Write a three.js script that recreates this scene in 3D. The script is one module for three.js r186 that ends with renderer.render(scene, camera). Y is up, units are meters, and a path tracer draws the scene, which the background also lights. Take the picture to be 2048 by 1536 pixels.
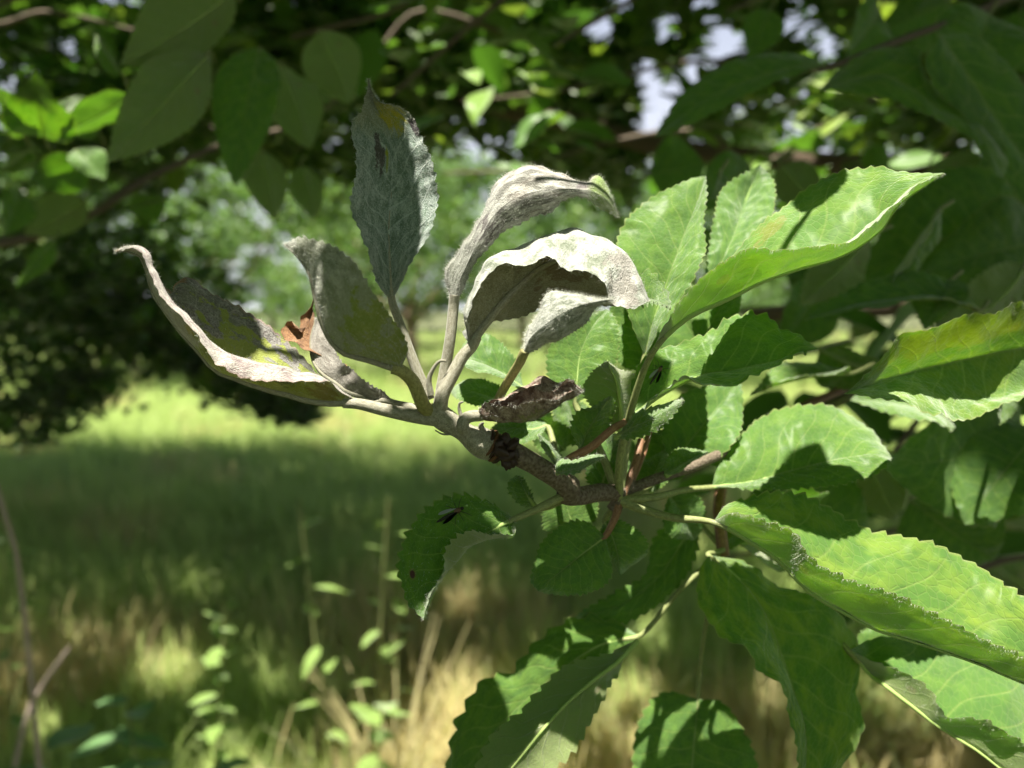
import * as THREE from 'three';
import { mergeGeometries } from 'three/addons/utils/BufferGeometryUtils.js';
import { createNoise2D, createNoise3D } from 'simplex-noise';

// ---------------------------------------------------------------- camera, sky, sun, exposure
const scene = new THREE.Scene();
const FPX = 1592, EYE = new THREE.Vector3(0, 1.05, 0), PITCH = THREE.MathUtils.degToRad(-6);
const camera = new THREE.PerspectiveCamera(2 * THREE.MathUtils.radToDeg(Math.atan(768 / FPX)), 4 / 3, 0.01, 400);
camera.position.copy(EYE);
camera.rotation.x = PITCH;
camera.focus = 0.17;
camera.userData.fStop = 12;
scene.add(camera);
const SUN = new THREE.Vector3(-0.1, 0.93, 0.27).normalize();
{ // hazy summer sky: pale toward the horizon, blue overhead, a little brighter round the sun
  const W = 256, Hh = 128, d = new Float32Array(W * Hh * 4), v = new THREE.Vector3();
  for (let y = 0; y < Hh; y++) for (let x = 0; x < W; x++) {
    const el = ((y + 0.5) / Hh - 0.5) * Math.PI, az = ((x + 0.5) / W - 0.5) * 2 * Math.PI, up = Math.max(0, Math.sin(el)), k = Math.pow(1 - up, 2.4);
    v.set(Math.cos(az) * Math.cos(el), Math.sin(el), Math.sin(az) * Math.cos(el)); const g = 0.08 * Math.pow(Math.max(0, v.dot(SUN)), 12), i = (y * W + x) * 4;
    d[i] = 0.045 + 0.5 * k + g; d[i + 1] = 0.078 + 0.48 * k + g; d[i + 2] = 0.155 + 0.45 * k + g; d[i + 3] = 1;
  }
  const t = new THREE.DataTexture(d, W, Hh, THREE.RGBAFormat, THREE.FloatType); t.mapping = THREE.EquirectangularReflectionMapping; t.magFilter = t.minFilter = THREE.LinearFilter; t.needsUpdate = true;
  scene.background = t; scene.environment = t;
}
const sun = new THREE.DirectionalLight(0xfff7ea, 5);
sun.position.copy(SUN).multiplyScalar(30);
sun.castShadow = true;
Object.assign(sun.shadow.camera, { left: -14, right: 14, top: 14, bottom: -14, near: 1, far: 80 });
sun.shadow.mapSize.set(4096, 4096);
scene.add(sun, sun.target);
const renderer = new THREE.WebGLRenderer({ antialias: true });
renderer.toneMapping = THREE.LinearToneMapping;
renderer.toneMappingExposure = 2.6;
renderer.shadowMap.enabled = true;

// ---------------------------------------------------------------- helpers
const V = (x, y, z) => new THREE.Vector3(x, y, z);
function rng(seed) { let a = seed >>> 0; return () => { a = (a + 0x6d2b79f5) | 0; let t = Math.imul(a ^ (a >>> 15), 1 | a); t = (t + Math.imul(t ^ (t >>> 7), 61 | t)) ^ t; return ((t ^ (t >>> 14)) >>> 0) / 4294967296; }; }
const n2 = createNoise2D(rng(11)), n3 = createNoise3D(rng(12));
const clamp = (x, a = 0, b = 1) => Math.min(b, Math.max(a, x));
const sstep = (a, b, x) => { const t = clamp((x - a) / (b - a)); return t * t * (3 - 2 * t); };
const mix3 = (a, b, t) => [a[0] + (b[0] - a[0]) * t, a[1] + (b[1] - a[1]) * t, a[2] + (b[2] - a[2]) * t];
const fbm = (x, y, o = 4) => { let s = 0, a = 0.5; for (let i = 0; i < o; i++, x *= 2.03, y *= 2.03, a *= 0.5) s += a * n2(x + i * 7.1, y - i * 3.3); return s; };
// a pixel of the 2048 x 1536 photograph and a depth in metres along the lens axis
const CX = new THREE.Matrix4().makeRotationX(PITCH);
const at = (px, py, d) => V((px - 1024) / FPX * d, -(py - 768) / FPX * d, -d).applyMatrix4(CX).add(EYE);
const CXI = CX.clone().invert();
const toPx = (p) => { const q = p.clone().sub(EYE).applyMatrix4(CXI); return [1024 - q.x / q.z * FPX, 768 + q.y / q.z * FPX, -q.z]; };
const names = new Map();
const numbered = (n) => { const k = names.get(n) ?? 0; names.set(n, k + 1); return k ? `${n}_${String(k).padStart(3, '0')}` : n; };
function thing(name, label, category, pos, group) {
  const o = new THREE.Group(); o.name = numbered(name); o.position.copy(pos); o.userData = { label, category };
  if (group) o.userData.group = group;
  scene.add(o); return o;
}
function part(name, geo, mat, parent, label) {
  const m = new THREE.Mesh(geo, mat); m.name = name; m.castShadow = m.receiveShadow = true; parent.add(m);
  if (label) m.userData.label = label;
  return m;
}
function structure(name, geo, mat) { const m = part(name, geo, mat, scene); m.userData.kind = 'structure'; return m; }

// ---------------------------------------------------------------- textures
const TW = 384, TH = 768, F = { mid: new Float32Array(TW * TH), sec: new Float32Array(TW * TH), ter: new Float32Array(TW * TH), felt: new Float32Array(TW * TH), blot: new Float32Array(TW * TH), mott: new Float32Array(TW * TH) };
{
  const rj = rng(5), GX = 22, GY = 44, jx = [], jy = [];
  for (let i = 0; i < GX * GY; i++) { jx.push(rj()); jy.push(rj()); }
  for (let y = 0, i = 0; y < TH; y++) for (let x = 0; x < TW; x++, i++) {
    const u = x / (TW - 1) * 2 - 1, v = y / (TH - 1), a = Math.abs(u), sd = u < 0 ? 0.03 : 0;
    F.mid[i] = clamp(1 - a / (0.035 * (1.15 - v)));
    let best = 9;
    for (let k = 0; k < 9; k++) { const vk = -0.02 + k * 0.105 + sd, c = vk + 0.24 * a - 0.05 * a * a + 0.012 * Math.sin(a * 9 + k * 2.1); best = Math.min(best, Math.abs(v - c)); }
    F.sec[i] = clamp(1 - best / (0.0085 * (1.1 - 0.75 * a))) * sstep(1.0, 0.8, a);
    const gx = (u * 0.5 + 0.5) * GX, gy = v * GY + a * 5, cx = Math.floor(gx), cy = Math.floor(gy); let f1 = 9, f2 = 9;
    for (let q = -1; q < 2; q++) for (let p = -1; p < 2; p++) {
      const ci = ((cx + p + GX) % GX) + ((cy + q + GY * 4) % GY) * GX, d = Math.hypot(cx + p + jx[ci] - gx, cy + q + jy[ci] - gy);
      if (d < f1) { f2 = f1; f1 = d; } else if (d < f2) f2 = d;
    }
    F.ter[i] = clamp(1 - (f2 - f1) / 0.16);
    F.felt[i] = n2(u * 40, v * 95) * 0.35 + n2(u * 85 + 9, v * 190) * 0.4 + n2(u * 19, v * 40) * 0.25;
    F.blot[i] = fbm(u * 1.7 + 3, v * 3.6, 4);
    F.mott[i] = fbm(u * 4.2 - 5, v * 9 + 8, 4);
  }
}
const enc = (x) => Math.round(255 * (x <= 0.0031308 ? 12.92 * clamp(x) : 1.055 * Math.pow(clamp(x), 1 / 2.4) - 0.055));
function dataTex(w, h, fn, color) {
  const d = new Uint8Array(w * h * 4);
  for (let y = 0, i = 0; y < h; y++) for (let x = 0; x < w; x++, i++) {
    const c = fn(x / (w - 1) * 2 - 1, y / (h - 1), i);
    if (color) { d[i * 4] = enc(c[0]); d[i * 4 + 1] = enc(c[1]); d[i * 4 + 2] = enc(c[2]); } else d[i * 4] = d[i * 4 + 1] = d[i * 4 + 2] = Math.round(255 * clamp(c));
    d[i * 4 + 3] = 255;
  }
  const t = new THREE.DataTexture(d, w, h); t.magFilter = t.minFilter = THREE.LinearFilter; t.wrapS = t.wrapT = THREE.ClampToEdgeWrapping;
  if (color) t.colorSpace = THREE.SRGBColorSpace;
  t.needsUpdate = true; return t;
}
const leafTex = (fn) => dataTex(TW, TH, fn, true);
const topBump = dataTex(TW, TH, (u, v, i) => 0.7 - 0.28 * F.sec[i] - 0.4 * F.mid[i] - 0.28 * F.ter[i] + 0.3 * F.mott[i] + 0.05 * F.felt[i]);
const underBump = dataTex(TW, TH, (u, v, i) => 0.3 + 0.45 * F.sec[i] + 0.5 * F.mid[i] + 0.12 * F.ter[i] + 0.22 * F.felt[i]);
const feltBump = dataTex(TW, TH, (u, v, i) => 0.45 + 0.25 * F.sec[i] + 0.25 * F.mid[i] + 0.4 * F.felt[i] + 0.3 * F.mott[i]);
// a patch of matter with a ragged outline: 1 inside, 0 outside
const patch = (u, v, i, cu, cv, ru, rv, rag = 0.6) => sstep(1.25, 0.8, Math.hypot((u - cu) / ru, (v - cv) / rv) + rag * F.mott[i] + 0.25 * rag * F.felt[i]);
const spot = (u, v, cu, cv, r) => sstep(1.15, 0.85, Math.hypot((u - cu) * 0.33, v - cv) / r);
const topTex = (hue, yel, spots = [], extra) => leafTex((u, v, i) => {
  let c = mix3(hue, yel, clamp(0.25 + 0.55 * F.blot[i] + 0.45 * F.mott[i]));
  c = mix3(c, [hue[0] * 0.75, hue[1] * 0.8, hue[2]], clamp(-F.mott[i] * 1.4) * 0.6);
  c = mix3(c, [0.36, 0.54, 0.1], 0.6 * F.sec[i] + 0.28 * F.ter[i]); c = mix3(c, [0.44, 0.58, 0.16], 0.75 * F.mid[i]);
  if (extra) c = extra(c, u, v, i);
  c = mix3(c, [0.42, 0.5, 0.14], sstep(0.965, 1, Math.abs(u)) * 0.7);
  for (const [a, b, r] of spots) { c = mix3(c, [0.3, 0.26, 0.06], spot(u, v, a, b, r * 1.5) * 0.5); c = mix3(c, [0.11, 0.03, 0.025], spot(u, v, a, b, r)); }
  return c;
});
const T = {
  top: [
    topTex([0.13, 0.33, 0.018], [0.25, 0.47, 0.022]),
    topTex([0.14, 0.34, 0.018], [0.27, 0.48, 0.022], [[0.3, 0.62, 0.006]]),
    topTex([0.125, 0.33, 0.025], [0.23, 0.46, 0.028]),
  ],
  vfold: topTex([0.15, 0.37, 0.02], [0.3, 0.52, 0.022], [], (c, u, v, i) => mix3(c, [0.42, 0.38, 0.04], patch(u, v, i, -0.8, 0.47, 0.16, 0.045, 1.4) * 0.5)),
  broad: topTex([0.15, 0.37, 0.02], [0.42, 0.6, 0.035]),
  midge: topTex([0.13, 0.33, 0.02], [0.23, 0.46, 0.022], [[0.62, 0.74, 0.021]]),
  warm: topTex([0.16, 0.36, 0.018], [0.32, 0.48, 0.02], [], (c, u, v, i) => { const k = patch(u, v, i, 0.7, 0.45, 0.3, 0.4); return mix3(c, [0.46, 0.48, 0.02], 0.4 * k); }),
  under: leafTex((u, v, i) => { let c = mix3([0.62, 0.72, 0.27], [0.70, 0.77, 0.36], 0.5 + 0.7 * F.felt[i]); c = mix3(c, [0.56, 0.68, 0.3], clamp(0.6 * F.mott[i])); c = mix3(c, [0.76, 0.8, 0.55], 0.5 * F.sec[i] + 0.15 * F.ter[i]); return mix3(c, [0.72, 0.55, 0.4], 0.5 * patch(u, v, i, 0.5, 0.28, 0.12, 0.02)); }),
  // mildew
  silver: leafTex((u, v, i) => {
    let c = mix3([0.15, 0.23, 0.16], [0.56, 0.64, 0.60], clamp(0.34 + 0.8 * F.felt[i] + 0.6 * F.mott[i] + 0.5 * F.sec[i] + 0.4 * F.mid[i] + 0.2 * F.ter[i]));
    c = mix3(c, mix3([0.24, 0.28, 0.12], [0.5, 0.52, 0.38], clamp(0.4 + F.felt[i])), sstep(0.7, 0.84, v + 0.06 * F.mott[i]) * 0.85);
    c = mix3(c, mix3([0.55, 0.5, 0.03], [0.3, 0.36, 0.06], clamp(0.2 + F.felt[i] * 1.1 + F.mott[i])), patch(u, v, i, 0.42, 0.83, 0.42, 0.085));
    c = mix3(c, [0.07, 0.035, 0.04], patch(u, v, i, -0.3, 0.66, 0.1, 0.075, 0.9) * 0.75);
    c = mix3(c, [0.06, 0.035, 0.05], patch(u, v, i, 0.97, 0.72, 0.16, 0.045) * 0.9);
    c = mix3(c, [0.35, 0.4, 0.06], spot(u, v, -0.16, 0.66, 0.012) * 0.7 + patch(u, v, i, -0.13, 0.63, 0.03, 0.06, 0.2) * 0.8);
    return c;
  }),
  trough: leafTex((u, v, i) => {
    let c = mix3([0.13, 0.11, 0.11], [0.46, 0.46, 0.42], clamp(0.34 + 0.8 * F.felt[i] + 0.4 * F.mott[i] + 0.4 * F.sec[i] + 0.25 * F.ter[i]));
    c = mix3(c, [0.2, 0.25, 0.12], clamp(F.blot[i] * 1.3 + 0.1) * 0.7);
    c = mix3(c, [0.36, 0.42, 0.07], clamp(patch(u, v, i, 0.4, 0.42, 0.3, 0.13, 2.4) + patch(u, v, i, 0.5, 0.25, 0.25, 0.1, 2.4) + patch(u, v, i, 0.65, 0.8, 0.2, 0.05, 0.8)) * 0.85);
    c = mix3(c, [0.45, 0.25, 0.1], clamp(patch(u, v, i, 0.9, 0.78, 0.2, 0.08, 0.8) + sstep(0.95, 1, v)) * 0.8);
    c = mix3(c, mix3([0.32, 0.25, 0.25], [0.68, 0.66, 0.58], clamp(0.55 + F.felt[i] + 1.0 * F.mott[i])), sstep(-0.4, -0.62, u) * sstep(0.98, 0.85, v));
    return mix3(c, [0.4, 0.26, 0.2], sstep(0.96, 1, Math.abs(u)) * 0.5);
  }),
  troughUnder: leafTex((u, v, i) => {
    let c = mix3([0.42, 0.48, 0.06], [0.6, 0.62, 0.2], clamp(0.4 + F.mott[i] + 0.4 * F.felt[i]));
    c = mix3(c, [0.32, 0.17, 0.05], patch(u, v, i, -0.3, 0.12, 0.25, 0.04, 1.2) * 0.5); c = mix3(c, [0.2, 0.2, 0.1], patch(u, v, i, -0.3, 0.26, 0.2, 0.03, 1.2) * 0.6);
    c = mix3(c, mix3([0.5, 0.46, 0.36], [0.66, 0.66, 0.52], clamp(0.5 + F.felt[i])), sstep(0.5, 0.62, v + 0.08 * F.mott[i]) * 0.9);
    return mix3(c, [0.6, 0.5, 0.08], patch(u, v, i, -0.5, 0.6, 0.3, 0.02, 1) * 0.8);
  }),
  feltA: leafTex((u, v, i) => { // pale felt at the tip, yellow green at the base
    let c = mix3([0.3, 0.34, 0.22], [0.62, 0.65, 0.54], clamp(0.5 + 0.7 * F.felt[i] + 1.0 * F.mott[i]));
    c = mix3(c, mix3([0.36, 0.4, 0.22], [0.5, 0.55, 0.38], clamp(0.5 + F.felt[i])), sstep(0.62, 0.5, v + 0.1 * F.mott[i]) * 0.8);
    c = mix3(c, mix3([0.34, 0.44, 0.03], [0.5, 0.55, 0.1], clamp(0.5 + F.felt[i] + F.mott[i])), clamp(patch(u, v, i, -0.4, 0.17, 0.8, 0.17, 1.5) + patch(u, v, i, -0.7, 0.38, 0.3, 0.1, 1.6)) * (0.75 + 0.2 * F.sec[i]));
    return c;
  }),
  feltB: leafTex((u, v, i) => { // grey pink felt with dark veins
    let c = mix3([0.17, 0.17, 0.14], [0.58, 0.59, 0.53], clamp(0.45 + 0.6 * F.felt[i] + 1.2 * F.mott[i] + 0.6 * F.blot[i]));
    c = mix3(c, [0.52, 0.38, 0.32], clamp(0.2 + F.blot[i]) * 0.35 * sstep(0.4, 0.6, v));
    c = mix3(c, [0.13, 0.1, 0.11], (patch(u, v, i, 0.2, 0.78, 0.7, 0.02, 1.2) + patch(u, v, i, -0.3, 0.34, 0.5, 0.05, 1.2)) * 0.7);
    c = mix3(c, [0.2, 0.25, 0.15], clamp(1 - v * 2.4) * 0.5);
    return mix3(c, mix3([0.2, 0.36, 0.05], [0.34, 0.46, 0.1], clamp(0.5 + F.mott[i])), sstep(0.80, 0.85, v));
  }),
  feltC: leafTex((u, v, i) => { let c = mix3([0.24, 0.28, 0.2], [0.66, 0.69, 0.62], clamp(0.55 + 0.6 * F.felt[i] + 1.1 * F.mott[i] + 0.4 * F.blot[i]));  return mix3(c, [0.55, 0.47, 0.46], patch(u, v, i, 0.8, 0.85, 0.3, 0.06, 1.8) * 0.45); }),
  hood: leafTex((u, v, i) => { let c = mix3([0.30, 0.29, 0.17], [0.56, 0.54, 0.4], clamp(0.42 + 0.9 * F.felt[i] + 0.4 * F.mott[i] + 0.5 * F.mid[i])); c = mix3(c, [0.24, 0.16, 0.09], patch(u, v, i, -0.1, 0.55, 0.5, 0.1, 1.3) * 0.6); return mix3(c, [0.62, 0.64, 0.5], sstep(0.55, 0.8, u) * 0.8); }),
  dry: leafTex((u, v, i) => { let c = mix3([0.14, 0.08, 0.06], [0.56, 0.46, 0.36], clamp(0.45 + 0.6 * F.felt[i] + 0.9 * F.mott[i])); c = mix3(c, [0.4, 0.42, 0.16], patch(u, v, i, -0.4, 0.5, 0.3, 0.12, 1.3) * 0.6); return mix3(c, [0.08, 0.05, 0.04], 0.5 * F.ter[i]); }),
  brown: leafTex((u, v, i) => mix3(mix3([0.26, 0.13, 0.055], [0.44, 0.25, 0.12], clamp(0.5 + F.mott[i] + 0.3 * F.felt[i])), [0.1, 0.045, 0.02], 0.75 * F.ter[i])),
  ash: leafTex((u, v, i) => mix3([0.2, 0.18, 0.15], [0.56, 0.54, 0.48], clamp(0.5 + 0.7 * F.felt[i] + 0.5 * F.mott[i]))),
};
const barkTex = dataTex(128, 256, (u, v) => mix3([0.09, 0.065, 0.04], [0.26, 0.22, 0.16], clamp(0.45 + 0.8 * fbm(u * 5, v * 14, 4))), true);
const barkBump = dataTex(128, 256, (u, v) => 0.5 + 0.6 * fbm(u * 6, v * 18, 4));
const fuzzTex = dataTex(96, 256, (u, v) => mix3([0.17, 0.165, 0.11], [0.46, 0.45, 0.36], clamp(0.5 + 0.55 * n2(u * 22, v * 60) + 0.5 * fbm(u * 4, v * 9, 3))), true);
for (const t of [barkTex, barkBump, fuzzTex]) t.wrapS = t.wrapT = THREE.RepeatWrapping;
const leafMat = (o) => { const m = new THREE.MeshPhysicalMaterial({ roughness: 1, side: THREE.DoubleSide, ...o }); return m; };
const topMat = (map, o = {}) => leafMat({ map, bumpMap: topBump, bumpScale: 0.00024, transmission: 0.66, clearcoat: 0.3, clearcoatRoughness: 0.34, ...o });
const feltMat = (map, o = {}) => leafMat({ map, bumpMap: feltBump, bumpScale: 0.0004, transmission: 0.3, sheen: 0.5, sheenColor: new THREE.Color(0.9, 0.92, 0.88), sheenRoughness: 0.6, ...o });
const M = {
  top: T.top.map((t) => topMat(t)), vfold: topMat(T.vfold), broad: topMat(T.broad, { bumpScale: 0.0003 }), midge: topMat(T.midge, { bumpScale: 0.0003 }), warm: topMat(T.warm, { bumpScale: 0.0003 }),
  under: leafMat({ map: T.under, bumpMap: underBump, bumpScale: 0.0004, transmission: 0.84, sheen: 0.3, sheenColor: new THREE.Color(0.9, 0.95, 0.8), sheenRoughness: 0.6 }),
  silver: feltMat(T.silver), trough: feltMat(T.trough), troughUnder: feltMat(T.troughUnder, { transmission: 0.5 }), feltA: feltMat(T.feltA, { transmission: 0.5 }), feltB: feltMat(T.feltB), feltC: feltMat(T.feltC), hood: feltMat(T.hood, { transmission: 0.4 }),
  dry: feltMat(T.dry, { transmission: 0.1, sheen: 0 }), brown: feltMat(T.brown, { transmission: 0.15, sheen: 0, bumpMap: topBump }), ash: feltMat(T.ash, { transmission: 0.1 }),
  bark: new THREE.MeshStandardMaterial({ map: barkTex, bumpMap: barkBump, bumpScale: 0.0003, roughness: 0.8 }),
  limb: new THREE.MeshStandardMaterial({ map: barkTex, bumpMap: barkBump, bumpScale: 0.006, roughness: 0.9, color: new THREE.Color(1.7, 1.55, 1.5) }),
  fuzzStem: new THREE.MeshPhysicalMaterial({ map: fuzzTex, bumpMap: fuzzTex, bumpScale: 0.0003, roughness: 1, sheen: 0.6, sheenColor: new THREE.Color(0.9, 0.9, 0.85), sheenRoughness: 0.6 }),
  paleStem: new THREE.MeshPhysicalMaterial({ color: new THREE.Color(1, 1, 0.5), roughness: 0.7, map: fuzzTex }),
  petiole: new THREE.MeshPhysicalMaterial({ color: new THREE.Color(0.85, 1, 0.5), roughness: 0.6, map: fuzzTex }),
  redStem: new THREE.MeshPhysicalMaterial({ color: new THREE.Color(0.9, 0.5, 0.36), roughness: 0.6, map: fuzzTex }),
  rib: new THREE.MeshPhysicalMaterial({ color: new THREE.Color(0.34, 0.48, 0.14), roughness: 0.8 }),
  feltRib: new THREE.MeshPhysicalMaterial({ map: fuzzTex, roughness: 1 }),
  budScale: new THREE.MeshPhysicalMaterial({ color: new THREE.Color(0.035, 0.018, 0.012), roughness: 0.5 }),
  budBrown: new THREE.MeshPhysicalMaterial({ color: new THREE.Color(0.13, 0.06, 0.025), roughness: 0.7 }),
  hair: leafMat({ color: new THREE.Color(0.85, 0.87, 0.78), transmission: 0.4 }),
};

// ---------------------------------------------------------------- leaf builder: a blade lofted through its two margins, its midrib and any folds between
const rail = (ds, xy) => { const n = xy.length / 2, out = []; for (let i = 0; i < n; i++) { const f = n > 1 ? i / (n - 1) * (ds.length - 1) : 0, k = Math.min(Math.floor(f), Math.max(0, ds.length - 2)); out.push(at(xy[i * 2], xy[i * 2 + 1], ds.length > 1 ? ds[k] + (ds[k + 1] - ds[k]) * (f - k) : ds[0])); } return out; };
const curveOf = (pts) => { const c = new THREE.CatmullRomCurve3(pts, false, 'centripetal'); c.arcLengthDivisions = 80; return c; };
function cr(p, s) { // through any number of points, evenly spaced
  const n = p.length - 1; if (n === 1) return p[0].clone().lerp(p[1], s);
  const f = s * n, k = Math.min(Math.floor(f), n - 1), t = f - k, a = p[k - 1] ?? p[0].clone().multiplyScalar(2).sub(p[1]), b = p[k], c = p[k + 1], d = p[k + 2] ?? p[n].clone().multiplyScalar(2).sub(p[n - 1]);
  const q = (x) => 0.5 * (2 * b[x] + (c[x] - a[x]) * t + (2 * a[x] - 5 * b[x] + 4 * c[x] - d[x]) * t * t + (3 * b[x] - a[x] - 3 * c[x] + d[x]) * t * t * t);
  return V(q('x'), q('y'), q('z'));
}
function bladeGeo(o) {
  const { base, tip, left, mid, right, nv = 132, nh = 9, teeth = 24, tooth = 0.0009, belly = 0.05, wrinkle = 0.0006, thick = 0.00022, seed = 1, blunt = false } = o;
  const ends = (r) => curveOf([base, ...r, ...(blunt ? [] : [tip])]);
  const lc = left.map(ends), mc = ends(mid), rc = right.map(ends), NU = 2 * nh + 1, P = [], N = [], rj = rng(seed * 77 + 5);
  const jit = Array.from({ length: 160 }, () => rj());
  for (let j = 0; j <= nv; j++) {
    const t = j / nv, mp = mc.getPointAt(t), halves = [[mp, ...lc.map((c) => c.getPointAt(t))], [mp, ...rc.map((c) => c.getPointAt(t))]];
    for (let i = 0; i < NU; i++) {
      const h = i < nh ? 0 : 1, s = Math.abs(i - nh) / nh, p = cr(halves[h], s);
      if (s > 0) {
        const e = halves[h][halves[h].length - 1], b = halves[h][halves[h].length - 2], out = e.clone().sub(b).normalize();
        const ph = t * teeth + (h ? 0.4 : 0), fr = ph - Math.floor(ph), jt = jit[(Math.floor(ph) + h * 80) % 160];
        const env = sstep(0.04, 0.14, t) * sstep(1.0, 0.93, t), saw = fr < 0.78 ? fr / 0.78 : (1 - fr) / 0.22;
        p.addScaledVector(out, tooth * (0.5 + jt) * (saw - 0.4) * env * Math.pow(s, 7));
      }
      P.push(p);
    }
  }
  const idx = (i, j) => j * NU + i, norm = () => {
    N.length = 0;
    for (let j = 0; j <= nv; j++) for (let i = 0; i < NU; i++) {
      const du = P[idx(Math.min(i + 1, NU - 1), j)].clone().sub(P[idx(Math.max(i - 1, 0), j)]), dv = P[idx(i, Math.min(j + 1, nv))].clone().sub(P[idx(i, Math.max(j - 1, 0))]);
      const n = du.cross(dv); N.push(n.lengthSq() > 1e-22 ? n.normalize() : null);
    }
    for (let k = 0; k < N.length; k++) if (!N[k]) { const j = Math.floor(k / NU), i = k % NU, jj = j < nv / 2 ? Math.min(j + 2, nv) : Math.max(j - 2, 0); N[k] = (N[idx(i, jj)] ?? N[idx(nh, jj)] ?? V(0, 1, 0)).clone(); }
  };
  norm();
  for (let j = 0; j <= nv; j++) {
    const wl = P[idx(0, j)].distanceTo(P[idx(nh, j)]), wr = P[idx(NU - 1, j)].distanceTo(P[idx(nh, j)]), t = j / nv;
    for (let i = 0; i < NU; i++) {
      const s = Math.abs(i - nh) / nh, w = i < nh ? wl : wr, env = sstep(0, 0.12, t) * sstep(1, 0.9, t), p = P[idx(i, j)];
      const a = Math.abs(i - nh) / nh, vein = Math.sin((t - 0.24 * a + 0.05 * a * a) / 0.105 * 2 * Math.PI + (i < nh ? 0.9 : 2.7));
      const d = belly * w * 4 * s * (1 - s) + env * (wrinkle * (n3(p.x * 75 + seed * 9, p.y * 75, p.z * 75) + 0.4 * n3(p.x * 210, p.y * 210 + seed, p.z * 210)) * (0.3 + s));
      p.addScaledVector(N[idx(i, j)], d);
    }
  }
  norm();
  const org = o.origin ?? V(0, 0, 0), n = P.length, pos = new Float32Array(n * 6), nor = new Float32Array(n * 6), uv = new Float32Array(n * 4), ia = [], ib = [];
  for (let k = 0; k < n; k++) {
    const i = k % NU, j = Math.floor(k / NU), u = (i - nh) / nh, th = thick * 0.5 * (1 - Math.pow(Math.abs(u), 10) * 0.8), p = P[k].clone().sub(org), m = N[k];
    for (const [sd, off] of [[1, 0], [-1, n]]) {
      p.clone().addScaledVector(m, sd * th).toArray(pos, (k + off) * 3); m.clone().multiplyScalar(sd).toArray(nor, (k + off) * 3);
      uv[(k + off) * 2] = (u + 1) / 2; uv[(k + off) * 2 + 1] = j / nv;
    }
  }
  for (let j = 0; j < nv; j++) for (let i = 0; i < NU - 1; i++) { const a = idx(i, j), b = a + 1, c = a + NU, d = c + 1; ia.push(a, b, d, a, d, c); ib.push(a + n, d + n, b + n, a + n, c + n, d + n); }
  for (let j = 0; j < nv; j++) for (const i of [0, NU - 1]) { const a = idx(i, j), c = a + NU; i ? ib.push(a, a + n, c + n, a, c + n, c) : ib.push(a, c + n, a + n, a, c, c + n); }
  const g = new THREE.BufferGeometry();
  g.setAttribute('position', new THREE.BufferAttribute(pos, 3)); g.setAttribute('normal', new THREE.BufferAttribute(nor, 3)); g.setAttribute('uv', new THREE.BufferAttribute(uv, 2));
  g.setIndex([...ia, ...ib]); g.addGroup(0, ia.length, 0); g.addGroup(ia.length, ib.length, 1);
  const rib = []; for (let j = 0; j <= nv; j += 6) { const k = P[idx(nh, j)], sharp = P[idx(nh - 1, j)].clone().sub(k).dot(P[idx(nh + 1, j)].clone().sub(k)) > 0; rib.push(k.clone().addScaledVector(N[idx(nh, j)], sharp ? 0 : -thick * 0.5 - 0.4 * ((o.rib ?? 0.0007) * (1 - j / nv) + 0.00012)).sub(org)); };
  g.userData = { rib, P, N, NU, nv };
  return g;
}
function tube(pts, r0, r1, seg = 24, rad = 8, bump = 0) { // a tapering, slightly knobbly stem; r0, r1 may be a function of the way along
  const c = curveOf(pts), fr = c.computeFrenetFrames(seg, false), pos = [], nor = [], uv = [], ix = [], L = c.getLength(), rf = typeof r0 === 'function' ? r0 : (t) => r0 + (r1 - r0) * t;
  for (let j = 0; j <= seg; j++) for (let i = 0; i <= rad; i++) {
    const p = c.getPointAt(j / seg), a = i / rad * Math.PI * 2, d = fr.normals[j].clone().multiplyScalar(Math.cos(a)).addScaledVector(fr.binormals[j], Math.sin(a)), r = rf(j / seg) * (1 + bump * n3(p.x * 160 + Math.cos(a), p.y * 160 + Math.sin(a), p.z * 160));
    p.addScaledVector(d, r); pos.push(p.x, p.y, p.z); nor.push(d.x, d.y, d.z); uv.push(i / rad, j / seg * L * 60);
  }
  for (let j = 0; j < seg; j++) for (let i = 0; i < rad; i++) { const a = j * (rad + 1) + i, b = a + 1, e = a + rad + 1, f = e + 1; ix.push(a, b, f, a, f, e); }
  for (const [j, flip] of [[0, 1], [seg, 0]]) { const k = pos.length / 3, p = c.getPointAt(j / seg), tn = c.getTangentAt(j / seg).multiplyScalar(flip ? -1 : 1); pos.push(p.x, p.y, p.z); nor.push(tn.x, tn.y, tn.z); uv.push(0.5, 0); for (let i = 0; i < rad; i++) { const a = j * (rad + 1) + i; flip ? ix.push(k, a + 1, a) : ix.push(k, a, a + 1); } }
  const g = new THREE.BufferGeometry();
  g.setAttribute('position', new THREE.Float32BufferAttribute(pos, 3)); g.setAttribute('normal', new THREE.Float32BufferAttribute(nor, 3)); g.setAttribute('uv', new THREE.Float32BufferAttribute(uv, 2)); g.setIndex(ix);
  return g;
}
const hairGeo = new THREE.ConeGeometry(1, 1, 3, 1, true).translate(0, 0.5, 0);
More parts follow.
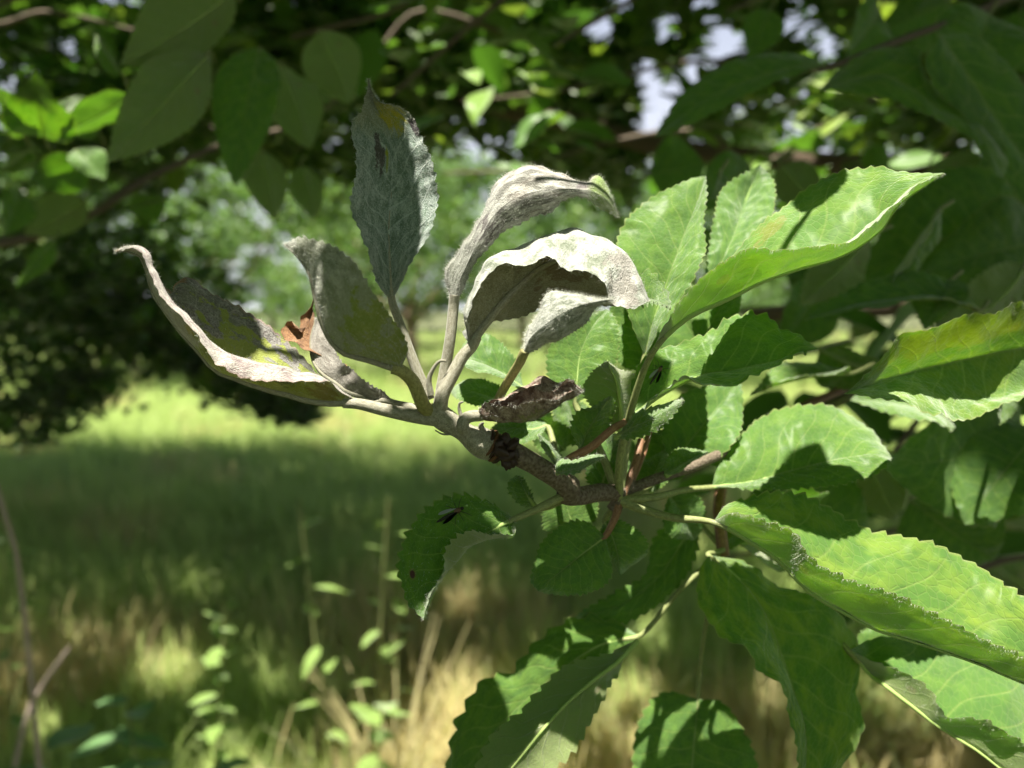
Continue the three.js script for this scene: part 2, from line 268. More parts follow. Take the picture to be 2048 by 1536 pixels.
function hairs(parent, spots, len, rad, seed) { // spots: [position, direction]
  const r = rng(seed), im = new THREE.InstancedMesh(hairGeo, M.hair, spots.length), m = new THREE.Matrix4(), q = new THREE.Quaternion(), up = V(0, 1, 0);
  spots.forEach(([p, d], i) => { const dir = d.clone().add(V(r() - 0.5, r() - 0.5, r() - 0.5).multiplyScalar(1.5)).normalize(); q.setFromUnitVectors(up, dir); m.compose(p, q, V(rad, len * (0.4 + r()), rad)); im.setMatrixAt(i, m); });
  im.name = 'hair'; im.userData.kind = 'stuff'; im.castShadow = im.receiveShadow = true; parent.add(im); return im;
}
// o: rails and materials of one leaf; branch: the thing it grows on
let leafSeed = 1;
function leaf(branch, o) {
  const org = branch.position, seed = o.seed ?? leafSeed++;
  const g = bladeGeo({ ...o, origin: org, seed });
  const m = part(o.name ?? 'leaf', g, [o.topMat ?? M.top[seed % 3], o.underMat ?? M.under], branch, o.label);
  const { rib, P, N, NU, nv } = g.userData; g.userData = {};
  if (o.rib !== 0) part('midrib', tube(rib, (o.rib ?? 0.0007), 0.00012, 22, 6), o.ribMat ?? M.rib, m);
  if (o.petiole) part('petiole', tube(o.petiole.map((p) => p.clone().sub(org)).concat([rib[0], rib[1]]), o.pr ?? 0.0011, o.pr1 ?? (o.rib || 0.0008), 20, 8), o.petMat ?? M.petiole, m);
  if (o.hair) {
    const r = rng(seed * 31), spots = [];
    for (let k = 0; k < o.hair; k++) { const i = Math.floor(r() * r() * NU * 0.999), ii = r() < 0.07 ? (r() < 0.5 ? 0 : NU - 1) : Math.floor(r() * NU), j = Math.floor(r() * (nv + 1)), sd = o.hairSide ?? (r() < 0.5 ? 1 : -1), id = j * NU + ii; spots.push([P[id].clone().sub(org).addScaledVector(N[id], sd * 0.0001), N[id].clone().multiplyScalar(sd)]); }
    hairs(m, spots, o.hairLen ?? 0.0008, 0.00002, seed);
  }
  return m;
}
// a leaf given by its base, its tip, its width and how it is turned; w in metres
const prof = (t) => Math.pow(Math.sin(Math.PI * Math.pow(t, 0.82)), 0.85) * (1 - 0.25 * t * t);
function simple(base, tip, w, { roll = 0, fold = 0.25, sag = 0.1, bend = 0, under = false, wave = 0.06, seed = 1 } = {}) {
  const ax = tip.clone().sub(base), L = ax.length(), toCam = EYE.clone().sub(base).normalize(), s0 = ax.clone().normalize().cross(toCam).normalize(), nrm0 = s0.clone().cross(ax.clone().normalize()).normalize();
  const rr = THREE.MathUtils.degToRad(roll + (under ? 180 : 0)), s = s0.clone().multiplyScalar(Math.cos(rr)).addScaledVector(nrm0, Math.sin(rr)), nn = s.clone().cross(ax.clone().normalize()), r = rng(seed * 13 + 1), ph = r() * 6;
  const m = [], l = [], rt = [];
  for (const t of [0.08, 0.2, 0.35, 0.5, 0.65, 0.8, 0.92]) {
    const c = base.clone().lerp(tip, t).addScaledVector(nn, sag * L * 4 * t * (1 - t) * (under ? -1 : 1) * 0.5).addScaledVector(s, bend * L * 4 * t * (1 - t)), ww = 0.5 * w * prof(t);
    m.push(c);
    l.push(c.clone().addScaledVector(s, -ww).addScaledVector(nn, fold * ww + wave * w * Math.sin(ph + t * 9) * prof(t)));
    rt.push(c.clone().addScaledVector(s, ww).addScaledVector(nn, fold * ww + wave * w * Math.sin(ph + 2 + t * 8) * prof(t)));
  }
  return { base, tip, left: [l], mid: m, right: [rt], seed };
}

// ---------------------------------------------------------------- the mildewed shoot and the healthy leaves behind it
const node = at(868, 822, 0.170);
const branch = thing('apple_branch', 'apple branch tipped by a silvery grey mildewed shoot, with glossy green leaves on its twig', 'branch', at(1140, 985, 0.178));
const B0 = branch.position, rel = (p) => p.clone().sub(B0);
// twig
part('shoot_stem', tube([at(862, 812, 0.170), at(890, 838, 0.170), at(925, 862, 0.171), at(960, 884, 0.172), at(985, 892, 0.1725)].map(rel), (t) => 0.0021 + 0.0007 * t + 0.0004 * Math.sin(t * 9), 0, 26, 14, 0.12), M.fuzzStem, branch, 'felted grey green stem of the mildewed shoot');
part('twig', tube([at(975, 886, 0.1725), at(1010, 898, 0.173), at(1050, 917, 0.174), at(1090, 942, 0.176), at(1122, 962, 0.1775), at(1138, 976, 0.179), at(1134, 990, 0.181), at(1160, 992, 0.184), at(1200, 985, 0.188), at(1240, 985, 0.192)].map(rel), (t) => 0.0024 - 0.0003 * t + 0.0006 * Math.exp(-((t - 0.52) ** 2) / 0.002), 0, 60, 14, 0.07), M.bark, branch);
part('twig', tube([at(1225, 990, 0.192), at(1300, 962, 0.197), at(1380, 935, 0.205), at(1480, 890, 0.22), at(1640, 820, 0.26), at(1850, 720, 0.33), at(2150, 600, 0.45)].map(rel), 0.0013, 0.0025, 30, 12, 0.06), M.bark, branch);
{ // scars and old bud scales at the collar
  const r = rng(9);
  for (let k = 0; k < 5; k++) { const p = rel(at(972 + k * 7, 884 + k * 4, 0.1725)); const g = new THREE.TorusGeometry(0.0027 + 0.0003 * r(), 0.00045, 6, 18).lookAt(V(0.7, -0.45, -0.2)).translate(p.x, p.y, p.z); part('ring_scar', g, k % 2 ? M.budBrown : M.budScale, branch); }
  for (const [x, y, d, s] of [[1012, 880, 0.170, 1], [1024, 890, 0.170, 1.1], [1002, 902, 0.1695, 1.2], [1016, 912, 0.170, 1.2], [1028, 905, 0.171, 1], [1012, 928, 0.171, 0.9], [1024, 922, 0.172, 1], [998, 890, 0.1695, 0.9]]) {
    const g = new THREE.SphereGeometry(0.0014 * s, 9, 7).scale(1.2, 0.75, 0.9), q = g.attributes.position; for (let i = 0; i < q.count; i++) { const f = 1 + 0.35 * n3(q.getX(i) * 900 + x, q.getY(i) * 900, q.getZ(i) * 900); q.setXYZ(i, q.getX(i) * f, q.getY(i) * f, q.getZ(i) * f); }
    g.computeVertexNormals(); g.rotateZ(r() * 3); const p = rel(at(x, y, d)); g.translate(p.x, p.y, p.z); part('bud_scale', g, M.budScale, branch);
  }
}
// stipules: dry threads at the petiole bases
for (const [ds, xy, r] of [[[0.169, 0.168, 0.167], [862, 790, 858, 760, 866, 738, 880, 722, 892, 722], 0.0008], [[0.17, 0.169], [925, 840, 918, 815, 920, 806, 926, 804], 0.0006], [[0.17, 0.168], [918, 862, 900, 868, 884, 868, 870, 860], 0.00035], [[0.171, 0.17], [965, 862, 962, 850, 966, 846], 0.0009]])
  part('stipule', tube(rail(ds, xy).map(rel), r, r * 0.35, 14, 6), M.fuzzStem, branch);

const mild = { teeth: 26, tooth: 0.0005, wrinkle: 0.001, rib: 0.0008, ribMat: M.feltRib, petMat: M.fuzzStem, hair: 2600, pr: 0.0014 };
// upright silver leaf
leaf(branch, { ...mild, label: 'upright silver leaf with a yellow blotch near its pointed tip', topMat: M.silver, underMat: M.silver, belly: -0.06,
  base: at(784, 600, 0.170), tip: at(737, 158, 0.171),
  left: [rail([0.169, 0.166, 0.167, 0.170], [764, 582, 747, 550, 733, 500, 715, 450, 699, 412, 704, 375, 713, 340, 717, 305, 706, 272, 708, 242, 728, 226, 733, 190])],
  mid: rail([0.170, 0.172, 0.173, 0.172], [781, 560, 778, 500, 777, 450, 781, 400, 784, 350, 782, 300, 772, 255, 752, 215, 742, 185]),
  right: [rail([0.170, 0.168, 0.169, 0.171], [795, 582, 808, 556, 839, 505, 866, 458, 873, 407, 873, 345, 864, 312, 846, 278, 822, 232, 788, 205, 757, 196, 742, 175])],
  petiole: [at(858, 800, 0.170), at(842, 762, 0.170), at(822, 710, 0.170), at(803, 655, 0.170)], pr: 0.0013 });
// trough shaped leaf stretching left
leaf(branch, { ...mild, label: 'mottled grey and yellow leaf folded into a long trough with a curled tip', topMat: M.trough, underMat: M.troughUnder, belly: 0.03, tooth: 0.0006,
  base: at(715, 804, 0.168), tip: at(230, 503, 0.166),
  left: [rail([0.166, 0.161, 0.161, 0.164], [650, 760, 576, 736, 508, 722, 439, 700, 404, 668, 378, 640, 345, 600, 318, 562, 295, 520, 278, 502, 252, 494]), rail([0.164, 0.158, 0.1585, 0.163], [660, 768, 580, 764, 508, 762, 455, 740, 424, 712, 392, 676, 352, 628, 322, 588, 297, 540, 284, 514, 254, 500])],
  mid: rail([0.168, 0.167, 0.166, 0.165], [650, 806, 600, 798, 542, 784, 473, 760, 425, 738, 390, 700, 357, 664, 322, 615, 300, 568, 285, 520, 262, 502]),
  right: [rail([0.170, 0.174, 0.172, 0.167], [668, 776, 637, 748, 603, 710, 559, 668, 508, 630, 473, 613, 439, 594, 400, 570, 376, 560, 352, 590, 318, 560, 290, 512, 255, 492])],
  petiole: [at(905, 838, 0.170), at(880, 838, 0.1695), at(830, 832, 0.169), at(770, 820, 0.168)], pr: 0.0018, pr1: 0.0011 });
// dead folded leaf behind it: two grey flaps meeting over a dark fold, and a brown end
leaf(branch, { ...mild, hair: 900, label: 'dead brown leaf folded shut along its length', topMat: M.brown, underMat: M.ash, belly: 0.0, wrinkle: 0.0009,
  base: at(790, 803, 0.176), tip: at(632, 634, 0.181),
  left: [rail([0.174, 0.175, 0.178], [748, 776, 714, 748, 688, 725, 668, 700, 648, 668])],
  mid: rail([0.176, 0.177, 0.180], [744, 800, 700, 786, 668, 765, 640, 742, 622, 712, 620, 676]),
  right: [rail([0.180, 0.181, 0.183], [752, 786, 715, 756, 686, 732, 660, 710, 636, 690])],
  petiole: [at(862, 828, 0.172), at(835, 818, 0.174)], pr: 0.0012 });
leaf(branch, { ...mild, hair: 0, name: 'dead_leaf_end', rib: 0, label: 'brown papery end of the dead leaf', topMat: M.brown, underMat: M.brown, belly: 0.05, wrinkle: 0.0012, teeth: 12,
  base: at(648, 716, 0.178), tip: at(627, 598, 0.182),
  left: [rail([0.177, 0.178, 0.182], [604, 690, 572, 668, 566, 660, 580, 656, 598, 664, 606, 640])],
  mid: rail([0.180, 0.184], [632, 700, 620, 680, 618, 662, 620, 640, 624, 618]),
  right: [rail([0.180, 0.183], [650, 704, 640, 690, 634, 670, 632, 640, 630, 615])] });
// near leaf, out of focus, yellow green at its base
leaf(branch, { ...mild, hairSide: -1, label: 'blurred pale felted leaf with a yellow green base', topMat: M.feltA, underMat: M.feltA, belly: -0.12, petMat: M.paleStem,
  base: at(802, 736, 0.158), tip: at(570, 488, 0.150),
  left: [rail([0.154, 0.146, 0.144, 0.147], [816, 700, 810, 676, 791, 650, 769, 613, 747, 586, 727, 557, 697, 518, 671, 496, 637, 484, 598, 476])],
  mid: rail([0.157, 0.152, 0.149, 0.149], [764, 724, 720, 714, 684, 702, 660, 676, 645, 645, 635, 606, 622, 560, 608, 530, 590, 508]),
  right: [rail([0.158, 0.160, 0.155, 0.151], [780, 712, 740, 700, 710, 672, 690, 640, 672, 610, 655, 575, 630, 535, 600, 498])],
  petiole: [at(868, 822, 0.170), at(852, 818, 0.168), at(840, 795, 0.164), at(825, 762, 0.161)], pr: 0.0016, pr1: 0.0013 });
// arched leaf
leaf(branch, { ...mild, hair: 3600, hairSide: -1, label: 'arched grey pink felted leaf with a green toothed tip', topMat: M.feltB, underMat: M.feltB, belly: -0.1, rib: 0,
  base: at(908, 612, 0.170), tip: at(1234, 434, 0.168),
  left: [rail([0.169, 0.165, 0.162, 0.166], [930, 574, 956, 520, 984, 482, 1012, 458, 1040, 446, 1069, 434, 1101, 426, 1128, 402, 1166, 394, 1190, 410, 1212, 420])],
  mid: rail([0.169, 0.163, 0.160, 0.166], [912, 580, 932, 530, 960, 478, 990, 430, 1020, 404, 1054, 388, 1090, 380, 1122, 376, 1158, 378, 1192, 384, 1220, 404]),
  right: [rail([0.171, 0.172, 0.170, 0.169], [897, 575, 906, 528, 948, 448, 982, 398, 1002, 362, 1040, 341, 1084, 335, 1122, 344, 1151, 362, 1176, 362, 1196, 350, 1217, 368, 1229, 402])],
  petiole: [at(884, 822, 0.171), at(882, 790, 0.171), at(890, 740, 0.171), at(900, 680, 0.170)], pr: 0.0013, pr1: 0.0011 });
// hooded leaf
leaf(branch, { ...mild, hair: 3800, label: 'hooded white felted leaf rolled over a brown underside', topMat: M.feltC, underMat: M.hood, belly: 0.0, nh: 12, ribMat: M.feltRib, rib: 0.0011,
  base: at(940, 690, 0.170), tip: at(1298, 602, 0.164),
  left: [rail([0.170, 0.174, 0.176, 0.17], [925, 662, 960, 650, 990, 643, 1020, 640, 1048, 632, 1078, 616, 1098, 600, 1130, 600, 1170, 606, 1210, 612, 1260, 612])],
  mid: rail([0.170, 0.171, 0.174, 0.170, 0.166], [958, 666, 980, 640, 1005, 606, 1034, 575, 1064, 546, 1090, 528, 1126, 516, 1172, 520, 1220, 538, 1262, 568]),
  right: [rail([0.168, 0.167, 0.168, 0.166, 0.165], [930, 640, 940, 600, 950, 556, 972, 530, 1010, 510, 1046, 488, 1092, 478, 1151, 458, 1197, 472, 1241, 502, 1275, 546]), rail([0.167, 0.162, 0.158, 0.158, 0.162], [938, 650, 952, 610, 972, 568, 996, 536, 1030, 526, 1066, 518, 1092, 506, 1126, 532, 1172, 540, 1204, 572, 1222, 606, 1262, 617])],
  petiole: [at(880, 822, 0.169), at(884, 792, 0.1685), at(906, 748, 0.169), at(926, 712, 0.1695)], pr: 0.0016, pr1: 0.0012 });
leaf(branch, { hair: 0, name: 'leaf_tip', rib: 0.0004, label: 'green toothed tip with red spots curling out of the hooded leaf', tooth: 0.0012, teeth: 9, wrinkle: 0.0004, topMat: M.top[1], base: at(1268, 604, 0.168), tip: at(1342, 618, 0.166),
  left: [rail([0.169, 0.169], [1276, 570, 1284, 545, 1298, 540, 1314, 556, 1330, 576, 1340, 596])], mid: rail([0.168, 0.166], [1285, 598, 1305, 598, 1325, 606]), right: [rail([0.167, 0.165], [1285, 612, 1305, 606, 1325, 612])] });
// rolled small leaf below the hood
leaf(branch, { ...mild, hair: 2600, hairSide: -1, label: 'small felted leaf rolled into a tube below the hooded leaf', topMat: M.feltB, underMat: M.feltC, belly: -0.05, rib: 0, petMat: M.paleStem,
  base: at(1046, 712, 0.1600), tip: at(1226, 600, 0.1550),
  left: [rail([0.1600, 0.1550], [1072, 706, 1113, 684, 1145, 662, 1174, 642, 1206, 616])],
  mid: rail([0.1570, 0.1510], [1060, 676, 1090, 650, 1122, 628, 1156, 612, 1196, 602]),
  right: [rail([0.1610, 0.1560], [1046, 676, 1074, 626, 1102, 586, 1142, 586, 1192, 592])],
  petiole: [at(980, 836, 0.176), at(1000, 792, 0.176), at(1024, 750, 0.168), at(1040, 724, 0.163)], pr: 0.001, pr1: 0.001 });
// dry curled leaf
leaf(branch, { ...mild, hair: 1500, label: 'shrivelled brown leaf curled above the twig', topMat: M.dry, underMat: M.dry, belly: -0.05, wrinkle: 0.0009, rib: 0, nh: 11, petMat: M.fuzzStem,
  base: at(962, 832, 0.168), tip: at(1166, 782, 0.158),
  left: [rail([0.166, 0.162, 0.157], [975, 838, 1000, 844, 1044, 848, 1082, 842, 1111, 824, 1128, 808, 1152, 796]), rail([0.164, 0.159, 0.155], [970, 806, 1000, 810, 1045, 808, 1085, 802, 1115, 800, 1124, 790, 1140, 778])],
  mid: rail([0.168, 0.165, 0.158], [985, 822, 1014, 820, 1050, 814, 1082, 802, 1110, 790, 1136, 786]),
  right: [rail([0.170, 0.168, 0.160], [985, 806, 1014, 796, 1052, 772, 1076, 758, 1092, 752, 1117, 766, 1142, 762]), rail([0.167, 0.164, 0.157], [985, 808, 1014, 802, 1046, 782, 1066, 774, 1090, 782, 1112, 778, 1138, 764])],
  petiole: [at(930, 862, 0.170), at(925, 852, 0.167), at(930, 838, 0.167), at(945, 832, 0.1675)], pr: 0.0014, pr1: 0.0012 });

// --- healthy leaves of the twig
const H = { teeth: 28, tooth: 0.0007, rib: 0.0007, belly: 0.06, wrinkle: 0.0007 };
const clusterNode = at(1238, 1000, 0.191);
// long V-folded leaf
leaf(branch, { ...H, label: 'long bright green leaf folded upward, with a yellow patch by its upper edge', topMat: M.vfold, hair: 3000, hairSide: -1, teeth: 32, belly: 0.05,
  base: at(1308, 694, 0.172), tip: at(1887, 346, 0.164),
  left: [rail([0.173, 0.180, 0.184, 0.178, 0.168], [1340, 640, 1400, 580, 1467, 502, 1516, 456, 1552, 427, 1582, 400, 1640, 356, 1692, 339, 1759, 334, 1800, 344, 1850, 347])],
  mid: rail([0.171, 0.169, 0.168, 0.165], [1369, 640, 1446, 603, 1516, 568, 1587, 540, 1657, 519, 1720, 490, 1763, 455, 1791, 414, 1826, 388, 1860, 364]),
  right: [rail([0.168, 0.158, 0.154, 0.161], [1345, 616, 1397, 560, 1453, 518, 1502, 499, 1555, 508, 1615, 496, 1692, 480, 1750, 450, 1788, 408, 1826, 380, 1862, 358])],
  petiole: [clusterNode, at(1240, 920, 0.186), at(1262, 820, 0.181), at(1290, 735, 0.175)] });
// leaf with a midge, short and wavy
const leafJ = { ...H, label: 'dark green wavy leaf with a small fly resting on it', topMat: M.top[0], hair: 1200, hairSide: -1, teeth: 18, tooth: 0.0012, wrinkle: 0.001,
  base: at(1254, 838, 0.1830), tip: at(1636, 697, 0.1790),
  left: [rail([0.185, 0.188, 0.186, 0.180], [1260, 806, 1268, 756, 1284, 722, 1316, 697, 1365, 682, 1411, 668, 1453, 638, 1499, 622, 1546, 636, 1562, 660, 1590, 668, 1614, 684])],
  mid: rail([0.1830, 0.1840, 0.1810, 0.1790], [1292, 810, 1345, 775, 1400, 752, 1460, 742, 1520, 728, 1580, 714]),
  right: [rail([0.1800, 0.1760, 0.1750, 0.1770], [1284, 826, 1318, 790, 1345, 762, 1372, 756, 1400, 772, 1439, 773, 1490, 758, 1540, 734, 1592, 714])],
  petiole: [at(1112, 944, 0.1775), at(1140, 918, 0.177), at(1180, 896, 0.1765), at(1222, 860, 0.176)], petMat: M.redStem };
leaf(branch, leafJ);
leaf(branch, { ...H, label: 'sunlit yellow green leaf below the wavy leaf', topMat: M.top[1], teeth: 12, hair: 500, base: at(1228, 874, 0.180), tip: at(1368, 800, 0.170),
  left: [rail([0.18, 0.176], [1244, 856, 1280, 826, 1320, 812, 1350, 800])], mid: rail([0.178, 0.172], [1262, 858, 1300, 840, 1340, 816]), right: [rail([0.177, 0.171], [1262, 880, 1300, 868, 1330, 850, 1350, 826])] });
leaf(branch, { ...H, label: 'upright yellow green leaf seen from below', topMat: M.top[1], teeth: 23, base: at(1236, 862, 0.188), tip: at(1214, 722, 0.186), hair: 600,
  left: [rail([0.19, 0.187], [1262, 840, 1276, 800, 1280, 760, 1262, 740, 1236, 732])], mid: rail([0.187, 0.183], [1240, 832, 1238, 800, 1232, 765, 1222, 740]), right: [rail([0.187, 0.184], [1212, 840, 1180, 810, 1165, 780, 1178, 752, 1196, 732])] });
// small boat leaf at the twig
leaf(branch, { ...H, label: 'small boat shaped leaflet on the twig', topMat: M.top[2], teeth: 10, tooth: 0.0006, nv: 80, hair: 400, base: at(1112, 948, 0.174), tip: at(1210, 912, 0.170), rib: 0.0004,
  left: [rail([0.175, 0.173], [1120, 920, 1150, 922, 1185, 914])], mid: rail([0.172, 0.169], [1125, 945, 1150, 938, 1185, 926]), right: [rail([0.170, 0.168], [1130, 950, 1150, 948, 1186, 930])] });
leaf(branch, { ...H, label: 'narrow folded leaflet standing on the twig', topMat: M.top[2], teeth: 8, tooth: 0.0006, nv: 80, hair: 300, base: at(1115, 935, 0.176), tip: at(1077, 868, 0.174), rib: 0.0004,
  left: [rail([0.176, 0.174], [1098, 915, 1086, 895])], mid: rail([0.174, 0.173], [1110, 916, 1096, 892]), right: [rail([0.176, 0.175], [1122, 918, 1106, 892])] });
// small light leaf with a shadow, in the middle
leaf(branch, { ...H, label: 'small crinkled pale green leaf behind the red petiole', topMat: M.top[1], teeth: 14, wrinkle: 0.0014, base: at(1160, 900, 0.184), tip: at(1222, 792, 0.180), rib: 0.0004,
  left: [rail([0.182, 0.181], [1148, 880, 1142, 850, 1156, 822, 1182, 812, 1200, 800])], mid: rail([0.183, 0.180], [1172, 870, 1186, 845, 1206, 816]), right: [rail([0.183, 0.181], [1186, 886, 1214, 862, 1230, 830, 1232, 804])], petiole: [at(1118, 955, 0.18), at(1140, 925, 0.182)] });
// broad leaf on the right
leaf(branch, { ...H, label: 'broad pale green leaf half in shadow with a red tipped edge', topMat: M.top[0], teeth: 22, tooth: 0.0009, hair: 600, base: at(1424, 974, 0.2090), tip: at(1783, 916, 0.2090),
  left: [rail([0.2120, 0.2210, 0.2230, 0.2130], [1436, 930, 1486, 868, 1527, 829, 1609, 812, 1687, 820, 1742, 855, 1770, 890])],
  mid: rail([0.2090, 0.2090, 0.2070], [1508, 962, 1602, 936, 1703, 914, 1750, 908]),
  right: [rail([0.2070, 0.2030, 0.2050], [1508, 978, 1625, 974, 1703, 963, 1754, 947, 1776, 930])],
  petiole: [clusterNode, at(1300, 996, 0.190), at(1370, 980, 0.203)], petMat: M.petiole });
// long leaf at the lower right
leaf(branch, { ...H, label: 'long yellow mottled leaf with a felted underside folded toward the viewer', topMat: M.broad, hair: 6500, hairSide: -1, hairLen: 0.0008, teeth: 30, tooth: 0.0011, belly: 0.05, nv: 150, rib: 0.0006,
  base: at(1428, 1042, 0.180), tip: at(2170, 1400, 0.160),
  left: [rail([0.182, 0.186, 0.184, 0.178, 0.164], [1452, 1010, 1498, 995, 1545, 984, 1600, 988, 1646, 1006, 1686, 1030, 1728, 1053, 1795, 1070, 1873, 1092, 1951, 1131, 2010, 1170, 2060, 1204, 2120, 1290])],
  mid: rail([0.179, 0.173, 0.168, 0.162], [1482, 1073, 1560, 1124, 1619, 1186, 1678, 1222, 1756, 1261, 1873, 1300, 1971, 1335, 2048, 1368, 2110, 1390]),
  right: [rail([0.176, 0.168, 0.163, 0.161], [1467, 1026, 1537, 1040, 1584, 1062, 1604, 1100, 1658, 1134, 1748, 1174, 1834, 1210, 1912, 1246, 1978, 1281, 2048, 1310, 2120, 1364])],
  petiole: [clusterNode, at(1290, 1020, 0.189), at(1350, 1036, 0.185), at(1400, 1040, 0.182)], petMat: M.petiole, pr: 0.0013 });
// lower left leaf with a dark round spot
const leafP = { ...H, label: 'dark green leaf with one round dark red spot and a folded lower margin', topMat: M.midge, hair: 1200, teeth: 21, tooth: 0.0012, nh: 11,
  base: at(1029, 1038, 0.174), tip: at(848, 1240, 0.166),
  left: [rail([0.174, 0.169, 0.167, 0.166], [1022, 1072, 1000, 1078, 953, 1094, 922, 1124, 891, 1156, 864, 1190, 852, 1220]), rail([0.172, 0.165, 0.164, 0.165], [1024, 1066, 985, 1070, 940, 1062, 912, 1076, 896, 1104, 886, 1140, 862, 1186, 850, 1222])],
  mid: rail([0.174, 0.173, 0.168], [1000, 1052, 966, 1070, 930, 1092, 900, 1124, 880, 1160, 862, 1200]),
  right: [rail([0.175, 0.177, 0.172, 0.167], [1012, 1026, 986, 1006, 955, 994, 926, 987, 887, 996, 848, 1020, 824, 1050, 808, 1078, 795, 1140, 806, 1172, 814, 1204, 834, 1226])],
  petiole: [at(1134, 988, 0.180), at(1110, 1000, 0.178), at(1070, 1020, 0.176)] };
leaf(branch, leafP);
// round shaded leaf and its neighbours around the second node
leaf(branch, { ...H, label: 'round dark green leaf hanging under the node', topMat: M.top[2], teeth: 20, wrinkle: 0.001, base: at(1210, 1074, 0.190), tip: at(1076, 1182, 0.186),
  left: [rail([0.190, 0.188], [1220, 1112, 1224, 1150, 1200, 1180, 1150, 1190, 1104, 1190])], mid: rail([0.190, 0.187], [1180, 1096, 1145, 1124, 1105, 1156]), right: [rail([0.190, 0.188], [1180, 1046, 1145, 1040, 1110, 1058, 1082, 1086, 1070, 1124, 1060, 1160])],
  petiole: [clusterNode, at(1232, 1030, 0.190)], petMat: M.redStem });
leaf(branch, { ...H, label: 'pale sunlit leaf behind the round dark leaf', topMat: M.top[0], teeth: 23, base: at(1208, 1042, 0.196), tip: at(1240, 1150, 0.196),
  right: [rail([0.196], [1200, 1070, 1212, 1110])], mid: rail([0.195], [1225, 1075, 1235, 1110]), left: [rail([0.196, 0.199], [1240, 1040, 1292, 1080, 1290, 1114, 1262, 1136])], petiole: [clusterNode, at(1222, 1020, 0.194)] });
leaf(branch, { ...H, label: 'bright leaf half hidden under the twig joint', topMat: M.top[0], teeth: 21, base: at(1150, 1062, 0.205), tip: at(1120, 980, 0.205), left: [rail([0.206], [1090, 1060, 1088, 1020])], mid: rail([0.205], [1140, 1035, 1132, 1005]), right: [rail([0.205], [1190, 1040, 1192, 985, 1150, 978])] });
leaf(branch, { ...H, label: 'dark leaf with a reddish petiole below the twig', topMat: M.top[2], teeth: 23, base: at(1200, 985, 0.196), tip: at(1245, 865, 0.190), left: [rail([0.197], [1172, 960, 1180, 900, 1210, 872])], mid: rail([0.195], [1210, 950, 1225, 905]), right: [rail([0.196], [1236, 960, 1250, 910, 1252, 880])] });
leaf(branch, { ...H, label: 'small dark leaf hanging beside the twig joint', topMat: M.top[2], teeth: 10, base: at(1072, 1016, 0.190), tip: at(1034, 950, 0.192), left: [rail([0.191], [1040, 1010, 1016, 985, 1018, 960])], mid: rail([0.190], [1056, 996, 1044, 970]), right: [rail([0.190], [1064, 990, 1048, 960])], petiole: [at(1120, 1000, 0.183), at(1096, 1012, 0.186)] });
// leaves behind the mildewed shoot
const S = (lab, b, t, w, opt, mat = 0) => { const sp = simple(at(...b), at(...t), w, opt); return leaf(branch, { ...H, ...sp, label: lab, topMat: M.top[mat], teeth: 16, nv: 100, nh: 7, petiole: opt.pet ? opt.pet.map((p) => at(...p)) : undefined }); };
leaf(branch, { ...H, label: 'glossy leaf with white highlights behind the hooded leaf', topMat: M.top[0], teeth: 24, base: at(1290, 712, 0.196), tip: at(1412, 352, 0.212),
  left: [rail([0.195, 0.196, 0.206, 0.212], [1268, 660, 1244, 590, 1234, 520, 1240, 462, 1281, 410, 1341, 374, 1380, 358])], mid: rail([0.195, 0.199, 0.208], [1304, 650, 1325, 590, 1346, 530, 1368, 470, 1392, 410]), right: [rail([0.193, 0.192, 0.200, 0.208], [1320, 660, 1364, 590, 1396, 540, 1412, 500, 1406, 440, 1414, 390])], petiole: [clusterNode, at(1255, 880, 0.193)] });
leaf(branch, { ...H, label: 'glossy dark leaf with a bright reflection beside the long folded leaf', topMat: M.top[2], teeth: 23, base: at(1402, 600, 0.215), tip: at(1520, 330, 0.235),
  left: [rail([0.216, 0.22, 0.23], [1408, 560, 1418, 500, 1430, 430, 1450, 372])], mid: rail([0.216, 0.22, 0.232], [1430, 550, 1464, 480, 1492, 400]), right: [rail([0.214, 0.218, 0.232], [1470, 560, 1530, 480, 1548, 410, 1546, 360])] });
leaf(branch, { ...H, label: 'broad pale leaf below the rolled leaf', topMat: M.top[0], teeth: 23, base: at(1150, 806, 0.196), tip: at(1214, 618, 0.202), left: [rail([0.197, 0.2], [1118, 790, 1094, 745, 1100, 690, 1150, 640])], mid: rail([0.196, 0.200], [1154, 760, 1160, 710, 1182, 660]), right: [rail([0.195, 0.199], [1196, 782, 1230, 730, 1238, 680, 1232, 640])], petiole: [clusterNode, at(1200, 900, 0.193)] });
leaf(branch, { ...H, label: 'pale leaf between the hooded leaf and the long folded leaf', topMat: M.top[0], teeth: 23, base: at(1296, 740, 0.205), tip: at(1240, 590, 0.21), left: [rail([0.206, 0.21], [1250, 735, 1214, 690, 1208, 640])], mid: rail([0.205, 0.21], [1284, 700, 1268, 645]), right: [rail([0.205, 0.209], [1318, 700, 1316, 650, 1290, 610])] });
leaf(branch, { ...H, label: 'green leaf with a sunlit lower margin behind the petioles', topMat: M.top[2], teeth: 23, base: at(1046, 776, 0.195), tip: at(910, 716, 0.198), left: [rail([0.193, 0.190], [1016, 760, 985, 748, 948, 742, 920, 730])], mid: rail([0.196, 0.197], [1015, 752, 980, 734, 940, 720]), right: [rail([0.198, 0.202], [1040, 740, 1020, 706, 998, 680, 966, 668, 935, 686])] });
leaf(branch, { ...H, label: 'pale leaf under the petioles, lit along its edge', topMat: M.top[0], teeth: 21, base: at(1010, 806, 0.198), tip: at(900, 782, 0.2), left: [rail([0.194, 0.194], [990, 808, 950, 806, 918, 800])], mid: rail([0.197, 0.197], [985, 796, 950, 784, 922, 780]), right: [rail([0.2, 0.204], [1000, 772, 965, 758, 925, 762])] });
